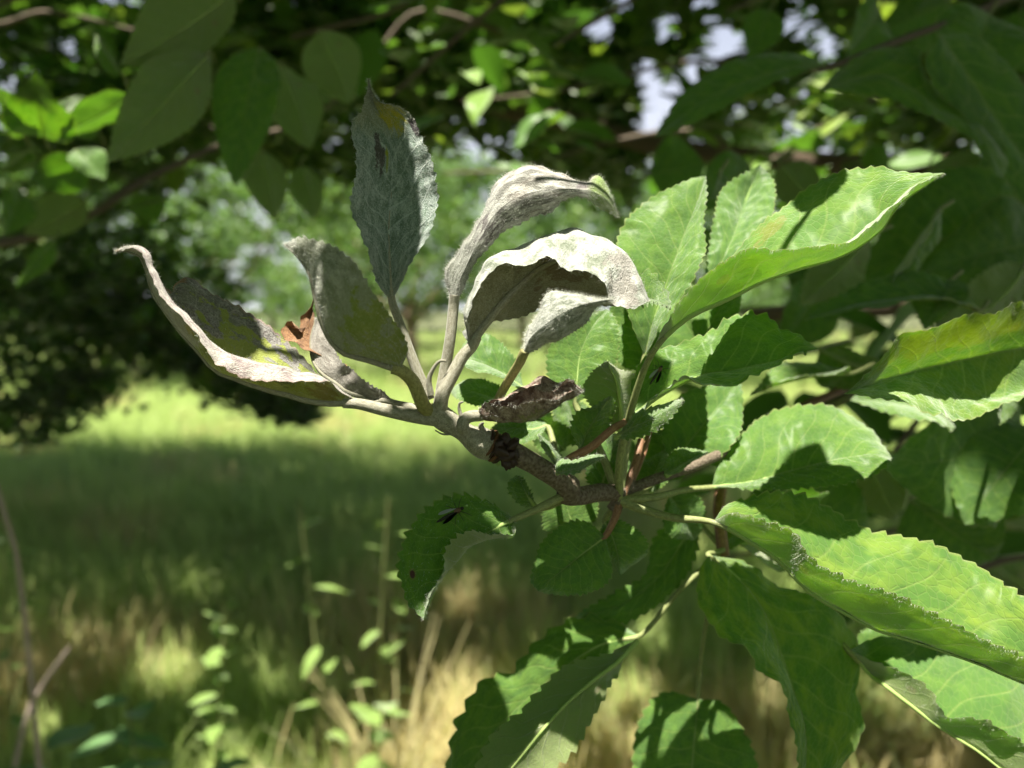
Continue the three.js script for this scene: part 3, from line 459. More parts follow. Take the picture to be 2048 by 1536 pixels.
leaf(branch, { ...H, label: 'green leaf low behind the shrivelled leaf', topMat: M.top[0], teeth: 21, base: at(1094, 850, 0.200), tip: at(982, 856, 0.205), left: [rail([0.198, 0.2], [1080, 874, 1046, 888, 1010, 880])], mid: rail([0.200, 0.203], [1065, 858, 1030, 856]), right: [rail([0.203, 0.206], [1080, 832, 1040, 826, 1000, 838])], petiole: [at(1130, 985, 0.187), at(1110, 900, 0.195)] });
leaf(branch, { ...H, label: 'dark leaf hidden under the shoot stem', topMat: M.top[2], teeth: 21, base: at(1000, 930, 0.205), tip: at(918, 870, 0.21), left: [rail([0.205, 0.21], [985, 926, 950, 908])], mid: rail([0.205, 0.21], [978, 905, 945, 885]), right: [rail([0.205, 0.21], [990, 890, 950, 870])] });
S('dark leaf beside the shrivelled leaf', [1090, 860, 0.205], [1060, 770, 0.2], 0.008, { roll: 20 }, 2);
S('green leaf seen between the twig and the red petiole', [1130, 900, 0.21], [1062, 830, 0.21], 0.010, { roll: 10, seed: 4 }, 0);
S('sunlit leaf behind the small crinkled leaf', [1150, 860, 0.215], [1128, 790, 0.215], 0.009, { roll: -30, seed: 6 }, 1);
S('dark green leaf behind the wavy leaf', [1345, 930, 0.215], [1480, 760, 0.225], 0.021, { roll: 10, fold: 0.1, seed: 7, pet: [[1240, 1000, 0.192], [1300, 970, 0.205]] }, 2);
for (const [lab, bb, tt, w, o, m] of [
  ['small toothed leaf among the petioles', [1300, 985, 0.21], [1330, 900, 0.215], 0.010, { roll: 25, seed: 211 }, 1], ['leaf standing behind the second node', [1270, 975, 0.215], [1262, 880, 0.22], 0.010, { roll: -35, seed: 212 }, 0],
  ['dark leaf under the wavy leaf', [1360, 960, 0.225], [1300, 850, 0.225], 0.016, { roll: 15, seed: 213 }, 2], ['lit leaf tip beside the broad pale leaf', [1420, 930, 0.23], [1478, 850, 0.235], 0.013, { roll: -20, seed: 214 }, 1],
  ['small leaf lying on the brown twig', [1330, 950, 0.195], [1420, 905, 0.2], 0.008, { roll: 50, fold: 0.5, seed: 215 }, 1], ['leaf hanging below the brown twig', [1340, 990, 0.215], [1390, 1080, 0.22], 0.014, { roll: 20, seed: 216 }, 2],
  ['leaf behind the pale upright leaf', [1180, 880, 0.215], [1110, 800, 0.22], 0.014, { roll: 20, seed: 217 }, 0], ['narrow leaf crossing behind the red petiole', [1210, 900, 0.2], [1250, 800, 0.205], 0.007, { roll: 60, fold: 0.5, seed: 218 }, 1],
  ['broad leaf behind the glossy leaf', [1420, 720, 0.24], [1320, 560, 0.25], 0.026, { roll: 10, seed: 219 }, 2], ['leaf beneath the broad pale leaf', [1480, 1010, 0.24], [1660, 985, 0.245], 0.022, { roll: -55, seed: 220 }, 2],
]) S(lab, bb, tt, w, o, m);
S('pale leaf far below the long folded leaf', [1400, 690, 0.225], [1476, 560, 0.235], 0.013, { roll: 15, seed: 8 }, 0);
for (const [a, b, r] of [[[1240, 1000, 0.191], [1282, 880, 0.2], 0.0009], [[1245, 1000, 0.192], [1300, 860, 0.21], 0.0008]]) part('petiole', tube([rel(at(...a)), rel(at(...a).lerp(at(...b), 0.5)).add(V(0.001, 0.001, 0)), rel(at(...b))], r * 1.2, r, 10, 7), M.redStem, branch);
part('spur', tube([rel(at(1228, 1020, 0.192)), rel(at(1238, 1000, 0.1915)), rel(at(1250, 978, 0.193)), rel(at(1262, 962, 0.195))], (t) => 0.0019 - 0.0008 * t, 0, 14, 10, 0.2), M.bark, branch);

// --- small flies resting on two leaves
function fly(label, p, along, normal, len) {
  const o = thing('small_fly', label, 'fly', p), x = along.clone().normalize(), z = normal.clone().normalize(), y = z.clone().cross(x).normalize();
  o.quaternion.setFromRotationMatrix(new THREE.Matrix4().makeBasis(x, y, z));
  const dark = new THREE.MeshStandardMaterial({ color: new THREE.Color(0.025, 0.022, 0.018), roughness: 0.55 }), brown = new THREE.MeshStandardMaterial({ color: new THREE.Color(0.16, 0.09, 0.05), roughness: 0.6 });
  const prof2 = []; for (let k = 0; k <= 18; k++) { const t = k / 18; prof2.push(new THREE.Vector2(len * 0.052 * Math.sin(Math.PI * Math.min(1, 0.06 + t * 0.94)) ** 0.5 * (1 - 0.12 * Math.cos(t * 45)), t * len * 0.62)); }
  part('abdomen', new THREE.LatheGeometry(prof2, 10).rotateZ(Math.PI / 2).translate(len * 0.12, 0, len * 0.09), dark, o);
  part('thorax', new THREE.SphereGeometry(len * 0.085, 12, 9).scale(1.3, 1, 1).translate(len * 0.2, 0, len * 0.11), brown, o);
  part('head', new THREE.SphereGeometry(len * 0.055, 10, 8).translate(len * 0.35, 0, len * 0.09), dark, o);
  const wing = leafMat({ color: new THREE.Color(0.55, 0.58, 0.6), roughness: 0.8, transmission: 0.6, clearcoat: 0.6, clearcoatRoughness: 0.2 });
  for (const s of [-1, 1]) {
    const sh = new THREE.Shape(); sh.moveTo(0, 0); sh.bezierCurveTo(-len * 0.2, len * 0.09, -len * 0.5, len * 0.1, -len * 0.55, len * 0.02); sh.bezierCurveTo(-len * 0.5, -len * 0.05, -len * 0.2, -len * 0.03, 0, 0);
    part('wing', new THREE.ExtrudeGeometry(sh, { depth: len * 0.006, bevelEnabled: false, curveSegments: 8 }).scale(1, s, 1).rotateZ(-s * 0.16).translate(len * 0.2, s * len * 0.05, len * 0.19), wing, o);
    for (let k = 0; k < 3; k++) part('leg', tube([V(len * (0.14 + 0.06 * k), s * len * 0.05, len * 0.09), V(len * (0.05 + 0.17 * k), s * len * 0.2, len * 0.17), V(len * (-0.06 + 0.28 * k), s * len * 0.32, len * 0.01)], len * 0.011, len * 0.006, 8, 5), dark, o);
  }
  return o;
}
function onLeaf(mesh, px, py) { // the point of a leaf that lies under a pixel, and the leaf's normal there
  scene.updateMatrixWorld(true);
  const rc = new THREE.Raycaster(EYE, at(px, py, 1).sub(EYE).normalize()), hit = rc.intersectObject(mesh, false)[0];
  if (!hit) return null;
  const n = hit.face.normal.clone(); if (n.dot(rc.ray.direction) > 0) n.negate();
  return [hit.point, n];
}
for (const [i, a, b, label, len] of [[leafByLabel('one round dark red spot'), [886, 1040], [926, 1018], 'small dark fly resting on the leaf with the round spot', 0.0075], [leafByLabel('small fly resting'), [1300, 768], [1326, 728], 'small brown fly resting on the wavy leaf', 0.0062]]) {
  const p = onLeaf(i, ...a), q = onLeaf(i, ...b); if (p && q) fly(label, p[0].clone().lerp(q[0], 0.45).addScaledVector(p[1], 0.0002), q[0].clone().sub(p[0]), p[1], len);
}
function leafByLabel(s) { return branch.children.find((c) => c.userData.label?.includes(s)); }

// ---------------------------------------------------------------- other branches close by
function leafOn(br, lab, o) { return leaf(br, { ...H, tooth: 0.001, pr: 0.0008, nv: 90, nh: 7, teeth: 18, label: lab, ...o }); }
// lower right: a spur whose leaves hang below the long leaf
const lower = thing('apple_branch', 'leafy apple spur hanging with large dark leaves below the long mottled leaf', 'branch', at(1447, 1100, 0.225));
const relTo = (g) => (p) => p.clone().sub(g.position);
const n2p = at(1447, 1100, 0.225);
part('twig', tube([at(1447, 1112, 0.225), at(1442, 1060, 0.226), at(1436, 1000, 0.235), at(1470, 920, 0.26), at(1600, 820, 0.32), at(1900, 700, 0.42)].map(relTo(lower)), 0.0016, 0.003, 20, 10, 0.2), M.redStem, lower);
leafOn(lower, 'large dark leaf with a sunlit patch and a pale curled margin', { topMat: M.broad, nv: 132, nh: 9, base: at(1418, 1110, 0.212), tip: at(1580, 1640, 0.205),
  right: [rail([0.210, 0.203, 0.204, 0.206], [1398, 1140, 1396, 1202, 1416, 1241, 1455, 1284, 1490, 1299, 1521, 1338, 1562, 1377, 1578, 1424, 1588, 1480, 1592, 1536, 1586, 1600])],
  mid: rail([0.212, 0.212, 0.207, 0.206], [1470, 1150, 1520, 1210, 1548, 1270, 1570, 1330, 1586, 1380, 1604, 1430, 1612, 1500, 1604, 1570]),
  left: [rail([0.215, 0.220, 0.212, 0.208], [1482, 1123, 1560, 1170, 1656, 1205, 1706, 1268, 1724, 1327, 1716, 1389, 1728, 1436, 1722, 1470, 1706, 1504, 1660, 1570])],
  petiole: [n2p, at(1430, 1105, 0.218)] });
leafOn(lower, 'dark narrow leaf behind the round leaf', { topMat: M.top[2], base: at(1392, 1040, 0.235), tip: at(1150, 1234, 0.225), left: [rail([0.235, 0.228], [1396, 1100, 1359, 1170, 1300, 1222, 1238, 1250, 1190, 1250])], mid: rail([0.236, 0.229], [1360, 1090, 1320, 1150, 1262, 1198, 1200, 1226]), right: [rail([0.236, 0.23], [1340, 1044, 1304, 1080, 1290, 1148, 1230, 1184, 1176, 1214])], petiole: [n2p, at(1420, 1070, 0.23)] });
leafOn(lower, 'pale leaf seen from below, pointing down', { topMat: M.top[2], hair: 500, base: at(1275, 1280, 0.205), tip: at(930, 1640, 0.185), right: [rail([0.205, 0.195, 0.187], [1240, 1340, 1219, 1374, 1160, 1483, 1113, 1536, 1030, 1600])], mid: rail([0.203, 0.196, 0.188], [1240, 1320, 1191, 1358, 1133, 1407, 1082, 1463, 1020, 1540]), left: [rail([0.205, 0.199, 0.188], [1210, 1306, 1141, 1327, 1086, 1370, 1039, 1424, 984, 1471, 953, 1536])] });
leafOn(lower, 'dark green leaf with a toothed edge behind the pale leaf', { topMat: M.top[0], teeth: 14, tooth: 0.002, base: at(1278, 1272, 0.222), tip: at(890, 1620, 0.222), left: [rail([0.222], [1220, 1340, 1150, 1420, 1060, 1500, 980, 1580])], mid: rail([0.223], [1200, 1290, 1110, 1350, 1020, 1430, 940, 1530]), right: [rail([0.226], [1230, 1242, 1148, 1236, 1082, 1276, 1047, 1311, 1020, 1346, 969, 1358, 934, 1405, 906, 1463, 894, 1536])], petiole: [n2p, at(1360, 1180, 0.223)] });
leafOn(lower, 'dark heart shaped leaf with a small sun fleck', { topMat: M.top[2], base: at(1396, 1398, 0.24), tip: at(1370, 1720, 0.23), right: [rail([0.239, 0.234], [1326, 1384, 1287, 1424, 1266, 1502, 1270, 1580, 1310, 1650])], mid: rail([0.238, 0.232], [1392, 1440, 1386, 1510, 1380, 1600]), left: [rail([0.239, 0.234], [1443, 1404, 1484, 1455, 1512, 1522, 1510, 1590, 1450, 1660])], petiole: [n2p, at(1425, 1180, 0.235), at(1404, 1300, 0.24)] });
leafOn(lower, 'leaf with a pale rolled lower margin', { topMat: M.top[2], hair: 1200, hairSide: -1, base: at(1700, 1300, 0.215), tip: at(2180, 1620, 0.19), left: [rail([0.222, 0.228, 0.214], [1740, 1280, 1830, 1270, 1940, 1290, 2030, 1340, 2100, 1440])], mid: rail([0.214, 0.205, 0.198], [1740, 1350, 1775, 1376, 1873, 1450, 1951, 1500, 2030, 1556]), right: [rail([0.211, 0.200, 0.194], [1730, 1318, 1795, 1338, 1853, 1374, 1892, 1434, 1943, 1437, 1990, 1449, 2048, 1484, 2110, 1540])], petiole: [at(1640, 1230, 0.222), at(1670, 1270, 0.22)] });
leafOn(lower, 'small glossy leaf lit between two dark leaves', { topMat: M.top[0], base: at(1700, 1290, 0.245), tip: at(1820, 1260, 0.24), left: [rail([0.245], [1726, 1262, 1770, 1246])], mid: rail([0.243], [1740, 1290, 1780, 1280]), right: [rail([0.24], [1730, 1320, 1770, 1328, 1802, 1300])] });
for (const [b, t, w, opt, m, lab] of [[[1440, 1100, 0.235], [1520, 1030, 0.25], 0.012, { roll: 30, seed: 21 }, 1, 'small leaf lit behind the reddish node'], [[1480, 1090, 0.24], [1600, 1110, 0.25], 0.018, { roll: 60, under: true, seed: 22 }, 0, 'leaf edge behind the long mottled leaf']]) leafOn(lower, lab, { ...simple(at(...b), at(...t), w, opt), topMat: M.top[m] });

// right: branch with the warm green leaf cut by the frame
const rightB = thing('apple_branch', 'apple branch of dark leaves carrying one warm yellow green leaf with bright veins', 'branch', at(2080, 700, 0.26));
part('twig', tube([at(2060, 740, 0.24), at(2120, 720, 0.27), at(2300, 640, 0.4), at(2600, 500, 0.6)].map(relTo(rightB)), 0.0018, 0.004, 16, 10, 0.2), M.bark, rightB);
leafOn(rightB, 'warm yellow green leaf with bright veins and a curled lower margin', { topMat: M.warm, nv: 132, nh: 10, teeth: 24, base: at(2140, 690, 0.205), tip: at(1690, 788, 0.190),
  left: [rail([0.206, 0.199, 0.192], [2090, 762, 2018, 782, 1960, 800, 1905, 800, 1850, 782, 1790, 772, 1730, 778]), rail([0.2, 0.189, 0.186], [2080, 780, 2000, 815, 1940, 838, 1888, 836, 1840, 824, 1790, 804, 1725, 790])],
  mid: rail([0.206, 0.202, 0.193], [2048, 695, 2006, 702, 1928, 718, 1852, 736, 1790, 752, 1745, 764]),
  right: [rail([0.202, 0.191, 0.185, 0.188], [2110, 620, 2048, 604, 1996, 621, 1935, 630, 1863, 654, 1806, 672, 1770, 704, 1734, 744])], petiole: [at(2200, 680, 0.22), at(2160, 688, 0.208)] });
const RB = [ // base, tip, width, options, material, label
  [[2048, 530, 0.33], [1860, 660, 0.32], 0.026, { roll: 20, under: true, seed: 31, bend: 0.1 }, 0, 'grey green leaf seen from below hanging over the branch'],
  [[1960, 620, 0.30], [1610, 640, 0.29], 0.022, { roll: -55, fold: 0.5, seed: 32, sag: 0.2 }, 2, 'dark boat shaped leaf with a yellow tip'],
  [[1740, 470, 0.33], [1600, 610, 0.33], 0.030, { roll: 30, under: true, seed: 33 }, 0, 'dull olive leaf seen from below under the long leaf'],
  [[1880, 420, 0.31], [1740, 620, 0.30], 0.016, { roll: 70, fold: 0.6, seed: 34, bend: 0.15 }, 1, 'twisted narrow leaf with a white sunlit fold'],
  [[2050, 400, 0.42], [1700, 560, 0.42], 0.07, { roll: 10, fold: 0.1, seed: 35 }, 2, 'large dark leaf in shade behind the twisted leaf'],
  [[2100, 480, 0.4], [1850, 540, 0.38], 0.05, { roll: -10, seed: 36 }, 2, 'dark leaf behind the grey green leaf'],
  [[1700, 745, 0.26], [1500, 790, 0.25], 0.017, { roll: -70, fold: 0.4, seed: 37 }, 1, 'flat leaf seen edge on with a lit margin'],
  [[1640, 700, 0.30], [1780, 760, 0.30], 0.030, { roll: -50, seed: 38 }, 0, 'leaf in soft light behind the edge on leaf'],
  [[1900, 840, 0.27], [1700, 800, 0.25], 0.022, { roll: -50, seed: 39 }, 0, 'pale leaf under the warm leaf'],
  [[2040, 900, 0.30], [1760, 930, 0.27], 0.05, { roll: 15, fold: 0.15, seed: 40 }, 2, 'very dark leaf below the warm leaf'],
  [[2080, 860, 0.28], [1930, 1050, 0.27], 0.045, { roll: -15, seed: 41 }, 2, 'dark leaf with two small sun flecks'],
  [[1720, 900, 0.33], [1790, 1040, 0.33], 0.030, { roll: 10, under: true, seed: 42 }, 0, 'olive leaf hanging behind the broad pale leaf'],
  [[1990, 760, 0.25], [2000, 850, 0.24], 0.009, { roll: 60, fold: 0.6, seed: 43 }, 1, 'tiny folded young leaf with a brown tip'],
  [[1650, 560, 0.40], [1560, 700, 0.40], 0.035, { roll: 30, seed: 44 }, 2, 'dark leaf deep behind the long folded leaf'],
  [[1900, 560, 0.30], [1850, 660, 0.29], 0.020, { roll: -20, seed: 45 }, 0, 'glossy leaf glinting beside the grey green leaf'],
  [[2060, 830, 0.30], [2000, 690, 0.31], 0.04, { roll: 20, seed: 46 }, 2, 'shaded leaf behind the warm leaf'],
  [[1560, 1010, 0.30], [1740, 1090, 0.31], 0.045, { roll: 20, seed: 47 }, 2, 'shaded leaf behind the broad pale leaf'],
  [[1820, 1000, 0.33], [1990, 1120, 0.33], 0.05, { roll: -20, seed: 48 }, 2, 'large shaded leaf above the long mottled leaf'],
];
for (const [b, t, w, opt, m, lab] of RB) leafOn(rightB, lab, { ...simple(at(...b), at(...t), w * 1.0, opt), topMat: M.top[m], petiole: [at(b[0] + (2100 - b[0]) * 0.12, b[1] - 18, b[2] + 0.012), at(b[0], b[1], b[2])].slice(0, 1) });

// upper right
const upR = thing('apple_branch', 'apple branch of large dark drooping leaves, one reaching across the sky gap', 'branch', at(1900, 60, 0.42));
part('twig', tube([at(1640, 140, 0.36), at(1700, 120, 0.37), at(1800, 80, 0.39), at(1960, 20, 0.43), at(2300, -160, 0.6)].map(relTo(upR)), 0.0013, 0.004, 20, 10, 0.2), M.bark, upR);
leafOn(upR, 'long dark leaf seen against the sky gap', { topMat: M.top[2], base: at(1650, 130, 0.36), tip: at(1308, 275, 0.35), left: [rail([0.36, 0.345], [1590, 150, 1530, 172, 1450, 215, 1390, 245, 1345, 264])], mid: rail([0.362, 0.35], [1600, 132, 1530, 150, 1440, 185, 1380, 220]), right: [rail([0.37, 0.355], [1610, 112, 1560, 104, 1500, 112, 1440, 132, 1390, 165, 1350, 205])] });
leafOn(upR, 'drooping grey green leaf with a twisted end', { topMat: M.top[0], base: at(1640, 178, 0.35), tip: at(2005, 356, 0.33), left: [rail([0.36, 0.35, 0.335], [1680, 140, 1730, 104, 1800, 92, 1836, 96, 1846, 150, 1880, 190, 1940, 215, 1985, 265, 2014, 320])], mid: rail([0.35, 0.34, 0.33], [1700, 160, 1760, 150, 1820, 175, 1880, 220, 1940, 250, 1980, 300]), right: [rail([0.345, 0.335, 0.328], [1700, 185, 1760, 195, 1820, 215, 1880, 245, 1930, 268, 1965, 310, 1990, 345])] });
leafOn(upR, 'very dark broad hanging leaf', { topMat: M.top[2], base: at(1880, 70, 0.34), tip: at(2150, 480, 0.32), right: [rail([0.335], [1850, 130, 1880, 190, 1930, 240, 2000, 340, 2070, 430])], mid: rail([0.34], [1920, 130, 1980, 220, 2050, 320, 2110, 410]), left: [rail([0.345], [1950, 70, 2010, 120, 2070, 210, 2120, 310, 2150, 400])] });
for (const [b, t, w, opt, m, lab] of [
  [[1980, 30, 0.42], [1900, 190, 0.40], 0.05, { roll: 10, seed: 51 }, 2, 'dark leaf above the very dark broad leaf'], [[1500, 330, 0.42], [1390, 420, 0.4], 0.03, { seed: 52 }, 2, 'dark leaf below the sky gap'],
  [[1300, 350, 0.5], [1410, 330, 0.5], 0.045, { seed: 53 }, 2, 'dark rounded leaf at the foot of the sky gap'], [[1560, 330, 0.5], [1640, 420, 0.5], 0.03, { under: true, seed: 54 }, 0, 'olive leaf above the long folded leaf'],
  [[1860, 330, 0.5], [1960, 430, 0.5], 0.05, { under: true, seed: 55 }, 0, 'olive leaf under the very dark broad leaf'], [[2050, 330, 0.5], [1960, 420, 0.46], 0.05, { seed: 56 }, 2, 'leaf below the very dark broad leaf'], [[1760, 20, 0.5], [1690, 120, 0.48], 0.035, { roll: 30, seed: 57 }, 2, 'small dark leaf above the grey green leaf'],
  [[1900, 0, 0.5], [1760, 60, 0.5], 0.05, { roll: 20, seed: 58 }, 2, 'dark leaf on the thin end of the twig'], [[2040, 20, 0.5], [2060, 150, 0.5], 0.06, { seed: 59 }, 2, 'dark leaf behind the very dark broad leaf'], [[1540, 20, 0.55], [1500, 120, 0.55], 0.03, { seed: 60 }, 2, 'dark leaf between two sky gaps'], [[1440, 350, 0.32], [1420, 400, 0.3], 0.008, { roll: 40, fold: 0.7, seed: 61 }, 0, 'small curled leaf tip above the glossy leaf'],
]) leafOn(upR, lab, { ...simple(at(...b), at(...t), w, opt), topMat: M.top[m], petiole: [at(b[0] + 16, b[1] - 30, b[2] + 0.01)] });

// upper left
const upL = thing('apple_branch', 'apple branch with backlit yellow green leaves and large hanging dark leaves', 'branch', at(-100, 460, 0.6));
part('twig', tube([at(-120, 500, 0.62), at(40, 480, 0.6), at(180, 430, 0.6), at(270, 370, 0.62), at(350, 330, 0.64), at(470, 280, 0.7), at(590, 250, 0.75), at(690, 190, 0.8)].map(relTo(upL)), 0.004, 0.0015, 30, 10, 0.2), M.bark, upL);
const UL = [
  [[88, 275, 0.46], [72, 142, 0.40], 0.045, { roll: 10, seed: 71 }, 1, 'bright backlit upright leaf'], [[50, 270, 0.46], [-10, 170, 0.41], 0.022, { roll: -20, seed: 72 }, 1, 'bright backlit leaf leaning away from the bright upright leaf'],
  [[110, 260, 0.46], [170, 190, 0.42], 0.015, { roll: 50, seed: 73 }, 1, 'small backlit leaf beside the bright upright leaf'], [[245, 150, 0.42], [190, 70, 0.42], 0.014, { roll: 40, fold: 0.5, seed: 74 }, 1, 'half lit folded leaf'],
  [[420, 105, 0.40], [215, 325, 0.36], 0.042, { roll: 5, under: true, fold: 0.35, seed: 75 }, 0, 'large grey green leaf seen from below, hanging'], [[520, 95, 0.44], [470, 375, 0.42], 0.046, { roll: -20, seed: 76 }, 2, 'large very dark hanging leaf'],
  [[470, -20, 0.4], [240, 130, 0.38], 0.05, { roll: 25, under: true, seed: 77 }, 2, 'large leaf over the grey green leaf'], [[260, 190, 0.45], [110, 270, 0.45], 0.03, { roll: 40, under: true, seed: 78 }, 2, 'dark leaf under the grey green leaf'],
  [[180, 330, 0.5], [60, 360, 0.5], 0.035, { roll: 20, seed: 79 }, 2, 'dark leaf below the bright leaves'], [[170, 400, 0.55], [50, 470, 0.55], 0.04, { roll: 20, under: true, seed: 80 }, 1, 'olive leaf with a lit base on the twig'],
  [[110, 480, 0.5], [30, 575, 0.48], 0.016, { roll: 20, seed: 81 }, 1, 'bright leaf hanging under the twig'], [[60, 300, 0.5], [0, 340, 0.5], 0.03, { roll: 60, seed: 82 }, 1, 'small leaf under the bright leaves'],
  [[560, 130, 0.5], [620, 300, 0.5], 0.05, { roll: 20, under: true, seed: 83 }, 2, 'dark olive leaf behind the silver leaf'], [[640, 60, 0.5], [700, 210, 0.52], 0.05, { roll: 10, under: true, seed: 84 }, 2, 'dark leaf above the silver leaf'],
  [[520, 300, 0.5], [550, 440, 0.5], 0.035, { roll: 15, under: true, seed: 85 }, 2, 'olive leaf hanging beside the silver leaf'], [[600, 330, 0.55], [630, 440, 0.55], 0.03, { roll: 15, under: true, seed: 86 }, 2, 'dark leaf hanging in the gap beside the silver leaf'],
  [[330, 400, 0.6], [250, 420, 0.6], 0.03, { roll: 30, seed: 87 }, 1, 'lit leaf under the twig'], [[200, 270, 0.55], [140, 240, 0.55], 0.02, { seed: 88 }, 1, 'small lit leaf behind the dark leaf'], [[310, 20, 0.5], [380, 60, 0.5], 0.03, { roll: 40, seed: 89 }, 2, 'dark leaf over the folded leaf'],
  [[40, 380, 0.52], [10, 470, 0.5], 0.03, { roll: 30, seed: 90 }, 0, 'green leaf under the twig'], [[150, 300, 0.5], [210, 360, 0.5], 0.03, { roll: 30, seed: 91 }, 2, 'leaf tucked under the bright leaves'],
];
for (const [b, t, w, opt, m, lab] of UL) leafOn(upL, lab, { ...simple(at(...b), at(...t), w * 0.82, opt), topMat: M.top[m], petiole: [at(b[0] + 10, b[1] + (b[1] > 300 ? -18 : 22), b[2] + 0.02)] });

// a twig just above the frame, whose leaves shade parts of the shoot
const above = thing('apple_branch', 'apple twig just above the silver leaf and the trough shaped leaf', 'branch', at(1000, -900, 0.2));
{
  const pts = [];
  for (const [x, y, d, hgt, len, w, az, lab] of [
    [758, 400, 0.172, 0.11, 0.034, 0.019, 1.5, 'leaf shading the silver leaf'], [745, 665, 0.150, 0.15, 0.02, 0.012, 0.6, 'leaf shading the blurred pale leaf'], [415, 610, 0.170, 0.13, 0.022, 0.014, 2.9, 'leaf shading the end of the trough shaped leaf'],
    [900, 1070, 0.170, 0.2, 0.03, 0.02, 0.1, 'leaf shading the spotted leaf'], [1300, 760, 0.185, 0.15, 0.013, 0.010, 0.4, 'leaf shading the wavy leaf'], [1640, 430, 0.184, 0.1, 0.016, 0.012, 0.9, 'small leaf shading the long folded leaf'],
  ]) {
    const c = at(x, y, d).addScaledVector(SUN, hgt), dir = V(Math.cos(az), -0.15, -Math.sin(az)).normalize(), side = dir.clone().cross(V(0, 1, 0)).normalize(), base = c.clone().addScaledVector(dir, -len / 2), tip = c.clone().addScaledVector(dir, len / 2), l = [], m = [], r = [];
    for (const t of [0.1, 0.3, 0.5, 0.7, 0.9]) { const q = base.clone().lerp(tip, t), ww = w * 0.5 * prof(t); m.push(q); l.push(q.clone().addScaledVector(side, -ww).add(V(0, ww * 0.2, 0))); r.push(q.clone().addScaledVector(side, ww).add(V(0, ww * 0.2, 0))); }
    leafOn(above, lab, { base, tip, left: [l], mid: m, right: [r], topMat: M.top[0], nv: 60, nh: 5, petiole: [base.clone().addScaledVector(dir, -0.02).add(V(0, 0.012, 0))] }); pts.push(base);
  }
  pts.sort((p, q) => p.x - q.x);
  part('twig', tube([V(-0.12, 1.32, -0.2), V(-0.05, 1.31, -0.19), V(0.03, 1.33, -0.2), V(0.12, 1.34, -0.24), V(0.35, 1.42, -0.4)].map(relTo(above)), 0.0014, 0.004, 24, 8, 0.1), M.bark, above);
}

// ---------------------------------------------------------------- canopy of the tree overhead: leafy branches, each leaf a part
const bgTop = [[0.13, 0.31, 0.02], [0.22, 0.42, 0.025], [0.11, 0.28, 0.02], [0.3, 0.46, 0.03]].map((c) => leafMat({ color: new THREE.Color(...c), transmission: 0.5, clearcoat: 0.5, clearcoatRoughness: 0.35 }));
function plainBlade(seed, nv = 10, nh = 3, w = 0.52) { // a unit leaf along +y, top facing +z
  const r = rng(seed), fold = 0.15 + r() * 0.45, curl = -0.15 + r() * 0.5, tw = (r() - 0.5) * 0.8, pos = [], uv = [], ix = [], ph = r() * 6;
  for (let j = 0; j <= nv; j++) for (let i = -nh; i <= nh; i++) {
    const t = j / nv, s = i / nh, x = s * w * 0.5 * Math.max(0.02, prof(Math.min(0.995, Math.max(0.005, t)))), a = tw * t, z = Math.abs(x) * fold - curl * t * t * 0.5 + 0.03 * Math.sin(ph + t * 8 + s * 2) * Math.abs(s);
    pos.push(x * Math.cos(a) - z * Math.sin(a), t * (1 - 0.1 * Math.abs(curl)), x * Math.sin(a) + z * Math.cos(a)); uv.push((s + 1) / 2, t);
  }
  const NU = 2 * nh + 1; for (let j = 0; j < nv; j++) for (let i = 0; i < NU - 1; i++) { const a = j * NU + i; ix.push(a, a + 1, a + NU + 1, a, a + NU + 1, a + NU); }
  const g = new THREE.BufferGeometry(); g.setAttribute('position', new THREE.Float32BufferAttribute(pos, 3)); g.setAttribute('uv', new THREE.Float32BufferAttribute(uv, 2)); g.setIndex(ix); g.computeVertexNormals(); return g;
}
const bladeSet = [1, 2, 3, 4, 5, 6].map((s) => plainBlade(s * 17));
const skyGaps = [[1210, 68, 28], [1330, 70, 24], [1446, 95, 36], [1290, 158, 28], [1322, 205, 38], [1388, 148, 22], [1300, 258, 30], [1250, 12, 24], [1590, 55, 24], [1655, 100, 22], [1410, 12, 20], [130, 92, 20], [155, 118, 14], [205, 8, 16], [242, 10, 14], [302, 322, 8], [366, 332, 9], [420, 350, 14], [415, 392, 8], [1470, 130, 18]];
const inGap = (p, size) => { const [x, y, d] = toPx(p); if (d < 0.05) return false; const m = size * 0.35 * FPX / d; return skyGaps.some(([a, b, r]) => Math.hypot(a - x, b - y) < r + m); };
// the sun reaches the shoot through an opening in the canopy
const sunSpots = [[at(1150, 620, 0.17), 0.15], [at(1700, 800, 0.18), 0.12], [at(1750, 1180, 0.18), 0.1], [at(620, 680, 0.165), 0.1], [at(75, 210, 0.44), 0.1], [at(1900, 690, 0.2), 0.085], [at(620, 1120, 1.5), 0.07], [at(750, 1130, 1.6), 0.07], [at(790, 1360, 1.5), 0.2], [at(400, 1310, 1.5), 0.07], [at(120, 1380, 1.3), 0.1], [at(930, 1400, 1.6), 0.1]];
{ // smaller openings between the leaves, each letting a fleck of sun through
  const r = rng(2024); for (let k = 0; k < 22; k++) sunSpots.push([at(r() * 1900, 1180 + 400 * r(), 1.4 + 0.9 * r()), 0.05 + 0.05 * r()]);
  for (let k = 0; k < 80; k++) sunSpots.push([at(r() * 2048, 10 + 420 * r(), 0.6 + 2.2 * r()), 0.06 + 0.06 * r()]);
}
const inSun = (p) => sunSpots.some(([c, r]) => { const d = p.clone().sub(c), k = d.dot(SUN); return k > 0.02 && d.addScaledVector(SUN, -k).length() < r; });
